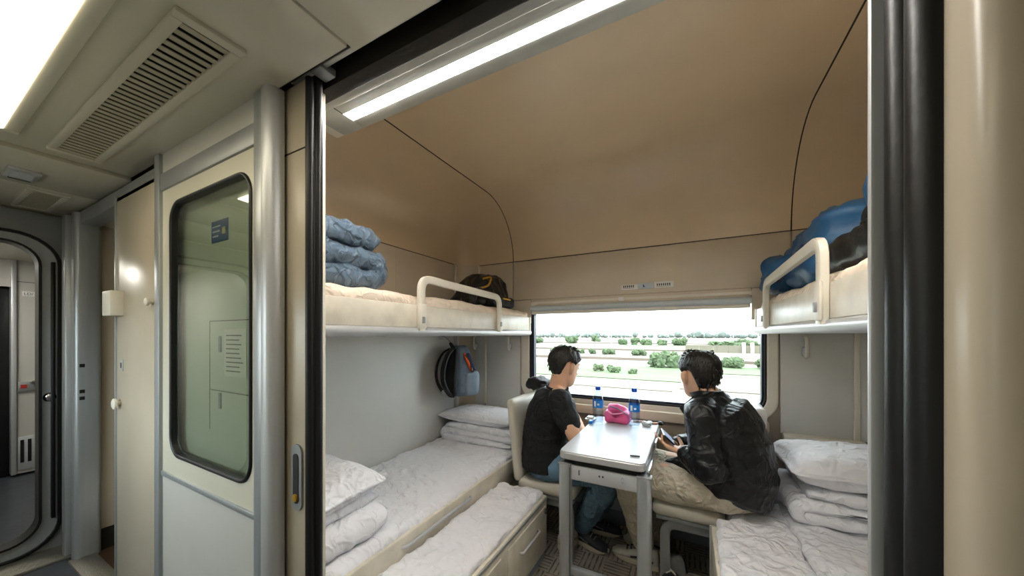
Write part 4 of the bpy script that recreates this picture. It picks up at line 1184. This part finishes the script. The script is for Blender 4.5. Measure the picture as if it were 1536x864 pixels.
    # locks that break up the outline
    for i in range(kit.get('locks', 260)):
        th = rng.uniform(0, 2*PI); h0 = hairline(th); z = h0 + (.116-h0)*rng.random()**.8
        cth = math.cos(th)
        if (-.5 < cth < .4 and z < .055) or (cth > .3 and z < .07): continue
        p = head_at(z, th, kit.get('hair', .017)*.75)
        if z > .07: p.z += (z-.07)/.05*kit.get('top', .018)
        out = V((math.cos(th), math.sin(th), .3)).normalized()
        swirl = V((-math.sin(th), math.cos(th), 0))*rng.uniform(-.6,.6)
        dn = (V((0,0,-1)) + out*rng.uniform(.12,.38) + swirl*.7).normalized()
        if z > .095: dn = (V((rng.uniform(-.3,1), rng.uniform(-1,1), .15))).normalized()
        l = rng.uniform(.012,.026)*(.45 if z < h0+.03 and cth < 0 else 1)
        tube(bm, [HM @ p, HM @ (p+dn*l*.5+out*.004), HM @ (p+dn*l)], [.0045,.0036,.0008], 5)
    obj('hair', bm, 'hair', t, angle=60)
    # ---- clothes
    sd = kit['seed']
    def creases(amp, sc=1.0):
        def fn(p, n):
            w = ridge((p.x*.5+p.z*.9, p.y*.5-p.z*.5, p.z*1.2), 8*sc, sd)*.9 + ridge((p.x*.6, p.y*.6, p.z*1.3), 19*sc, sd+4)*.3 - .5
            return p + n*amp*w
        return fn
    bm = B()
    for q in 'LR':
        hip = J['pelvis'] + S_*(.09 if q == 'L' else -.09)
        kr = kit['leg']
        limb(bm, [hip, hip.lerp(J['kn'+q], .5), J['kn'+q], J['kn'+q].lerp(J['an'+q], .55), J['an'+q]+V((0,0,.018))], kr)
    loft(bm, [(J['pelvis']-V((0,0,.075)), .155, .115), (J['pelvis'], .183, .132), (J['pelvis']+V((0,0,.09)), .165, .12)], S_, 24, .9)
    tr = obj('trousers', remesh(bm, .008, 3, creases(kit['crease'][1])), kit['trousers'], t, angle=180)
    bm = B()
    if kit['top_kind'] == 'tshirt':
        pts = [J['pelvis']+V((0,0,-.03))-F*.015, J['pelvis']+V((0,0,.06))-F*.015, J['pelvis'].lerp(J['chest'], .6)-F*.02, J['chest']-F*.005, J['chest'].lerp(J['neck'], .55), J['neck']-V((0,0,.035)), J['neck']-V((0,0,.005))]
        dims = [(.195,.15), (.192,.146), (.180,.136), (.192,.136), (.195,.122), (.125,.092), (.072,.070)]
        loft(bm, [(p, w, d) for p, (w, d) in zip(pts, dims)], S_, 28, .9)
        for q in 'LR':
            m_ = J['sh'+q].lerp(J['el'+q], .58)
            limb(bm, [J['neck'].lerp(J['sh'+q], .55)-V((0,0,.02)), J['sh'+q], J['sh'+q].lerp(m_, .6), m_], [.065,.070,.066,.070])
    else:
        pts = [J['pelvis']+V((0,0,-.02))-F*.01, J['pelvis']+V((0,0,.05))-F*.03, J['pelvis'].lerp(J['chest'], .55)-F*.035, J['chest']-F*.015, J['chest'].lerp(J['neck'], .55)-F*.005, J['neck']-V((0,0,.04)), J['neck']-V((0,0,.005))]
        dims = [(.175,.165), (.188,.165), (.195,.16), (.208,.152), (.205,.134), (.135,.105), (.076,.078)]
        loft(bm, [(p, w, d) for p, (w, d) in zip(pts, dims)], S_, 28, .9)
        for q in 'LR':
            sk = J['pelvis'] + S_*(.10 if q == 'L' else -.10)
            limb(bm, [sk+V((0,0,.04)), sk+F*.13+V((0,0,.055)), sk+F*.235+V((0,0,.05))], [.11,.085,.05])
            limb(bm, [J['neck'].lerp(J['sh'+q], .55)-V((0,0,.02)), J['sh'+q], J['sh'+q].lerp(J['el'+q], .5), J['el'+q], J['el'+q].lerp(J['wr'+q], .55), J['wr'+q]-(J['wr'+q]-J['el'+q]).normalized()*.02], [.072,.078,.074,.070,.060,.048])
    top = obj(kit['top_kind'] if kit['top_kind'] == 'tshirt' else 'jacket', remesh(bm, .008, 3, creases(kit['crease'][0])), kit['top_mat'], t, angle=180)
    # collar / neck rib follows the neck
    up = (HM @ V((-.018,0,-.05)) - J['neck']).normalized()
    if kit['top_kind'] == 'tshirt':
        c = J['neck']+V((0,0,.006)); R = ell_ring(c, up+V((0,0,.8)), S_, .068, .066, 24)
        tube(bm := B(), R, .008, 8, closed=True); obj('neck_rib', bm, kit['top_mat'], top)
    else:
        bm = B(); R = []
        c = J['neck']
        for h, g in ((-.03,.100),(-.005,.082),(.03,.074),(.058,.078),(.056,.084),(.03,.084),(.0,.092),(-.02,.106)):
            ring = []
            for k in range(25):
                a = PI + PI*.84*(2*k/24-1)            # open at the throat
                sag = max(0, -math.cos(a-PI) )*.0 + max(0, math.cos(a))*.05
                ring.append(c + up*(h-sag*.6) + F*(g*math.cos(a)*1.0) + S_*(g*math.sin(a)))
            R.append(ring)
        rings(bm, R, cap=False, closed_ring=False, close_path=True); cl_ = obj('collar', bm, kit['top_mat'], top)
        # turned lapel point on the near side and cuff
        s = 1
        a0 = c + F*.02 + S_*s*.078 + V((0,0,.0))
        bm = plate(B(), [(-.03,.04),(.035,.02),(.105,-.055),(.075,-.10),(.0,-.06)], -.006, .006)
        Mx = Matrix.Translation(a0) @ Matrix(((F.x, S_.x, 0, 0), (F.y, S_.y, 0, 0), (0,0,1,0), (0,0,0,1)))
        bmesh.ops.transform(bm, matrix=Mx, verts=bm.verts); obj('lapel', bm, kit['top_mat'], top)
        for q in 'LR':
            d = (J['wr'+q]-J['el'+q]).normalized(); w = J['wr'+q]-d*.03
            tube(bm := B(), [w-d*.02, w, w+d*.028], [.049,.051,.046], 16); obj('cuff', bm, kit['top_mat'], top)
    # ---- shoes
    for q in 'LR':
        shoe(J['an'+q], kit['toe'+q], kit['shoe'], t)
    return t
def shoe(an, toe, kind, parent, z0=0.0, base=None):
    d = V((toe[0], toe[1], 0)).normalized(); s = V((-d.y, d.x, 0))
    o = V((an[0], an[1], z0)) if an is not None else V(base)
    sh = obj('shoe', B(), kind[0], parent) if False else None
    bm = B()
    L = [(-.085,.030,.050,.060),(-.075,.036,.075,.075),(-.03,.040,.088,.088),(.02,.042,.075,.075),(.07,.046,.052,.055),(.12,.047,.036,.040),(.155,.040,.028,.030),(.172,.022,.018,.020)]
    R = []
    for x, w, h, _ in L:
        ring = []
        for k in range(16):
            a = 2*PI*k/16
            ring.append(o + d*x + s*w*math.cos(a) + V((0,0,.016 + (h*.56)*(1+math.sin(a)))))
        R.append(ring)
    rings(bm, R); up_ = obj('shoe', bm, kind[0], parent, angle=80)
    bm = B()
    out = [(-.095,.0),(-.088,.030),(-.05,.038),(.02,.040),(.08,.048),(.13,.046),(.165,.030),(.182,.0),(.165,-.030),(.13,-.046),(.08,-.048),(.02,-.040),(-.05,-.038),(-.088,-.030)]
    R = [[o + d*x*g + s*y*g*.93 + V((0,0,z + max(0,(x-.11))*.15)) for x, y in out] for z, g in ((.001,.94),(.008,.98),(.022,.98),(.028,.94))]
    rings(bm, R); obj('sole', bm, kind[1], up_, angle=50)
    bm = B()
    for k in range(4):
        x = .02+k*.022; h = .016+(.093-k*.011)
        tube(bm, [o+d*x+s*.022+V((0,0,h-.012)), o+d*(x+.004)+V((0,0,h+.002)), o+d*x-s*.022+V((0,0,h-.012))], .0035, 6)
    obj('laces', bm, kind[2], up_)
    bm = B()
    for sg_ in (-1, 1):
        tube(bm, [o+d*-.06+s*sg_*.040+V((0,0,.050)), o+d*.0+s*sg_*.0415+V((0,0,.060)), o+d*.06+s*sg_*.0445+V((0,0,.046))], .006, 6, flat=(.010,.003), up=V((0,0,1)))
    obj('side_stripe', bm, kind[2], up_)
    return up_

PL = dict(pelvis=(-.815,2.03,.505), chest=(-.790,2.02,.80), neck=(-.735,2.02,.972), head=(-.690,2.025,1.108),
          shR=(-.665,1.872,.918), shL=(-.805,2.165,.918), elR=(-.560,1.825,.735), elL=(-.70,2.26,.735), wrR=(-.590,2.02,.665), wrL=(-.60,2.14,.665),
          knR=(-.410,1.965,.508), knL=(-.385,2.185,.505), anR=(-.585,2.075,.100), anL=(-.55,2.24,.100))
person('person', 'dark haired person in black t-shirt and jeans seated left of the table', PL, (.90,.43,0), (.50,.86,0), .26,
       dict(seed=3, handR=((.6,.75,-.1),(0,0,-1),1,.5), handL=((.75,-.5,-.1),(0,0,-1),-1,.5), toeR=(.92,-.25,0), toeL=(.95,.1,0), leg=[.098,.092,.080,.070,.058],
            crease=(.009,.010), trousers='jeans', top_kind='tshirt', top_mat='tshirt', shoe=('shoe_dark','shoe_sole','shoe_grey'), nape=.104, hair=.018, top=.014))
PRJ = dict(pelvis=(.185,1.99,.560), chest=(.165,1.985,.825), neck=(.105,1.985,.985), head=(.050,2.005,1.095),
          shL=(.055,1.825,.925), shR=(.150,2.145,.925), elL=(.085,1.765,.695), elR=(.10,2.21,.70), wrL=(-.015,1.832,.735), wrR=(-.045,2.05,.712),
          knL=(-.275,1.925,.535), knR=(-.285,2.14,.530), anL=(-.225,2.045,.100), anR=(-.185,2.20,.100))
person('person', 'person in black jacket and khaki trousers seated right of the table holding a phone', PRJ, (-.955,.295,0), (-.54,.84,0), .05,
       dict(seed=11, handL=((-.80,.52,.12),(.1,.1,1),1,.55), handR=((-.85,-.35,.1),(0,0,1),-1,.5), toeL=(-.95,.12,0), toeR=(-.97,.1,0), leg=[.105,.098,.086,.074,.060],
            crease=(.011,.009), trousers='khaki', top_kind='jacket', top_mat='jacket', shoe=('shoe_white','shoe_sole','shoe_dark'), nape=.106, hair=.021, top=.016))
# phone held in the right man's near hand
ph = thing('smartphone', 'dark smartphone held by the person in the black jacket', 'phone', (-.13, 1.90, .77))
PM = Matrix.Translation((-.094, 1.905, .785)) @ Matrix.Rotation(1.75, 4, 'Z') @ Matrix.Rotation(.75, 4, 'X')
obj('phone_case', softbox(B(), -.068, .068, -.034, .034, -.0045, .0045, .0044, (8,8,2), M=PM), 'phone', ph)
obj('screen', bx(B(), -.062, .062, -.030, .030, .0046, .0052, M=PM), 'phone_screen', ph)
# loose shoes on the floor
def loose(label, x, y, toe, kind, cat='shoe'):
    t = thing('loose_shoe', label, cat, (x, y, 0), 'loose shoes on the floor')
    u = shoe(None, toe, kind, t, base=(x, y, 0)); u.name = 'upper'
loose('beige loose shoe beside the left berth extension', -.655, 2.02, (.3,1,0), ('khaki','shoe_sole','shoe_grey'))
loose('tan soled loose shoe behind the right seat leg', -.06, 2.05, (-.2,1,0), ('shoe_grey','shoe_sole','shoe_dark'))
loose('dark and tan loose shoe standing in front under the right seat', -.075, 1.86, (-.1,1,0), ('shoe_dark','shoe_sole','khaki'))
# black pouch over the backrest corner
pg = thing('black_hat', 'black hat resting on the left backrest behind the seated person', 'hat', (-.99, 2.27, .90))
bm = softbox(B(), -1.055, -.925, 2.19, 2.34, .915, 1.00, .04, (10,10,8), lump(77,.012,12)); obj('crown', bm, 'bag_black', pg, angle=180)
bm = softbox(B(), -.965, -.885, 2.20, 2.32, .955, .985, .012, (8,8,4), lump(78,.008,12)); obj('brim', bm, 'bag_black', pg, angle=180)
# ================================================================== OUTSIDE
GZ = -2.4
gr = sroot('ground', 'flat sandy farmland outside the window', (0, 300, GZ))
def strip(name, m, x0, x1, y0, y1, dz, h=.03):
    return box(name, m, x0, x1, y0, y1, GZ+dz-h, GZ+dz, parent=gr)
strip('plain', 'sand_ground', -1500, 1500, 3.2, 2600, 0, .5)
strip('plain', 'sand_ground', -1500, 1500, -900, -2.2, 0, .5)
strip('embankment', 'sand_ground', -300, 300, -2.3, 3.3, .6, 1.1)
strip('track_road', 'road_grey', -200, 200, 12, 23, .03)
strip('brown_field', 'field_brown', -.5, 90, 25.5, 35, .05)
strip('pale_field', 'field_pale', -90, -.9, 24, 28.5, .05)
strip('green_field', 'field_green', -90, .4, 29, 41, .06)
strip('green_field', 'field_green', .6, 90, 37, 45, .06)
strip('brown_field', 'field_brown', -120, 4, 55, 62, .05)
strip('brown_field', 'field_brown', 4, 120, 63, 80, .05)
strip('pale_field', 'field_pale', -200, 200, 84, 108, .05)
strip('green_field', 'field_green', -200, 200, 112, 132, .06)
strip('road', 'road_grey', -400, 400, 150, 175, .06)
strip('green_field', 'field_green', -500, 500, 200, 330, .06)
for y in (51, 82, 145):
    strip('furrow_bank', 'field_brown', -400, 400, y, y+.8, .35, .5)
def bush(label, x, y, w, h, seed, group, m='leaf_bush', name='bush', trunk=False):
    t = thing(name, label, 'tree' if trunk else 'bush', (x, y, GZ), group)
    rng = random.Random(seed); bm = B()
    k = 12
    for i in range(k):
        r = w*rng.uniform(.11,.22)
        cx, cy = rng.uniform(-.34,.34)*w, rng.uniform(-.34,.34)*w
        cz = (h*.30 if trunk else r*.5) + rng.random()*(h*(.60 if trunk else .8)-r*.8 if h > r else .1)
        g = bmesh.ops.create_icosphere(bm, subdivisions=3, radius=1)
        for v in g['verts']:
            n = v.co.normalized()
            q = 1 + .45*noise.noise(n*3.2+V((seed, i, 0))) + .5*noise.noise(n*9+V((i, seed, 2)))
            v.co = V((x+cx+n.x*r*q, y+cy+n.y*r*q, max(GZ-.05, GZ+cz+n.z*min(r, h*.5)*q)))
    obj('foliage', bm, m, t)
    if trunk:
        tube(bm := B(), [(x,y,GZ-.1),(x+.05*w,y,GZ+h*.3),(x,y,GZ+h*.6)], [w*.035,w*.028,w*.015], 7); obj('trunk', bm, 'bark', t)
ordn = ['first','second','third','fourth','fifth','sixth','seventh','eighth','ninth']
near = [(-8.0,34.0,1.1,.8),(-6.95,34.8,.9,.7),(-6.3,33.4,1.2,.75),(-4.6,33.0,.9,.55)]
for i,(x,y,w,h) in enumerate(near): bush('low scrub clump on pale ground behind the bottles, %s from the left' % ordn[i], x, y, w, h, 100+i, 'near scrub clumps')
bush('large pale green bush at the end of the green field', -2.3, 41.8, 3.6, 1.9, 150, 'large bushes', 'leaf_bush')
big = [(4.5,44.5,3.0,1.6),(7.4,44.5,3.2,1.7),(10.1,45,2.6,1.5)]
for i,(x,y,w,h) in enumerate(big): bush('wide bush above the brown field at the window\'s right, %s from the left' % ordn[i], x, y, w*.85, h*.7, 160+i, 'bushes above the brown field')
mid = [(-24.5,66,2.2,1.5),(-20.7,66,2.6,1.8),(-18.8,65,1.7,1.3),(-16.4,65,2.0,1.3),(-13.2,64.5,2.6,1.3),(-7.6,62.8,2.6,1.5)]
for i,(x,y,w,h) in enumerate(mid): bush('round bush in the middle row on tan soil, %s from the left' % ordn[i], x, y, w*.9, h*.75, 200+i, 'middle row of bushes')
K = .62
far = [(-58,135,6,4.0),(-44,138,7,5.2),(-42,175,8,5.5),(-21,128,5.5,3.6),(-17,128,5,4.6),(-13,128,6,3.6),(-8.0,128,4.6,3.4),(-2.6,127,7.0,4.6)]
for i,(x,y,w,h) in enumerate(far): bush('distant green bush on the upper field, %s from the left' % ordn[i], x, y, w*.75, h*K, 230+i, 'distant bushes left of the jacketed person')
far2 = [(10,118,9,2.6),(13.0,104,6.4,3.6),(21,104,6.6,3.0)]
for i,(x,y,w,h) in enumerate(far2): bush('distant bush right of the jacketed person, %s from the left' % ordn[i], x, y, w, h*K, 260+i, 'distant bushes at the right')
# belt of trees on the horizon, too far to count
bm = B(); rng = random.Random(5)
for i in range(260):
    x = rng.uniform(-230, 110); y = rng.uniform(380, 470); h = rng.uniform(1.6, 3.4)*(1.6 if rng.random() < .2 else 1)
    if -60 < x < -48: continue
    g = bmesh.ops.create_icosphere(bm, subdivisions=2, radius=1)
    for v in g['verts']:
        n = v.co.normalized(); q = 1+.3*noise.noise(n*2.5+V((i,0,0)))
        v.co = V((x+n.x*h*.75*q, y+n.y*h*.7*q, GZ+h*.75+n.z*h*.75*q))
tr_ = obj('tree_belt', bm, 'leaf_haze'); tr_['kind'] = 'stuff'; tag(tr_, 'belt of hazy trees along the horizon', 'trees')
def pole(label, x, y, h, arm):
    t = thing('power_pole', label, 'pole', (x, y, GZ), 'power poles in the fields')
    tube(bm := B(), [(x,y,GZ-.2),(x,y,GZ+h)], [h*.016,h*.010], 8); obj('mast', bm, 'pole_grey', t)
    if arm:
        for q in (.86,.95): box('cross_arm', 'pole_grey', x-h*.09, x+h*.09, y-.1, y+.1, GZ+h*q, GZ+h*q+h*.012, parent=t)
        for k in (-1,1): tube(bm := B(), [(x+k*h*.08,y,GZ+h*.95),(x+k*h*.08,y,GZ+h*.985)], h*.008, 6); obj('insulator', bm, 'concrete', t)
pole('slim pale pole between the two people in the distance', -19.0, 96, 6.4, True)
pole('small distant pole just right of the left person\'s head', -62, 185, 9, True)
pole('distant pole above the left bottle', -88, 330, 13, False)
pole('distant pole right of the jacketed person\'s head', 22, 220, 11, True)
pole('tall pole near the right window edge', 21.5, 132, 10.5, True)
cw = thing('concrete_wall', 'long low concrete wall with two white gate posts beyond the fields', 'wall', (8, 76, GZ))
for k in range(9): box('wall_panel', 'field_pale', -.5+k*2.6, 2.05+k*2.6, 81, 81.3, GZ, GZ+1.5, parent=cw)
for x in (9.6, 11.0): box('gate_post', 'concrete', x, x+.55, 80.6, 81.4, GZ, GZ+2.1, .03, parent=cw)
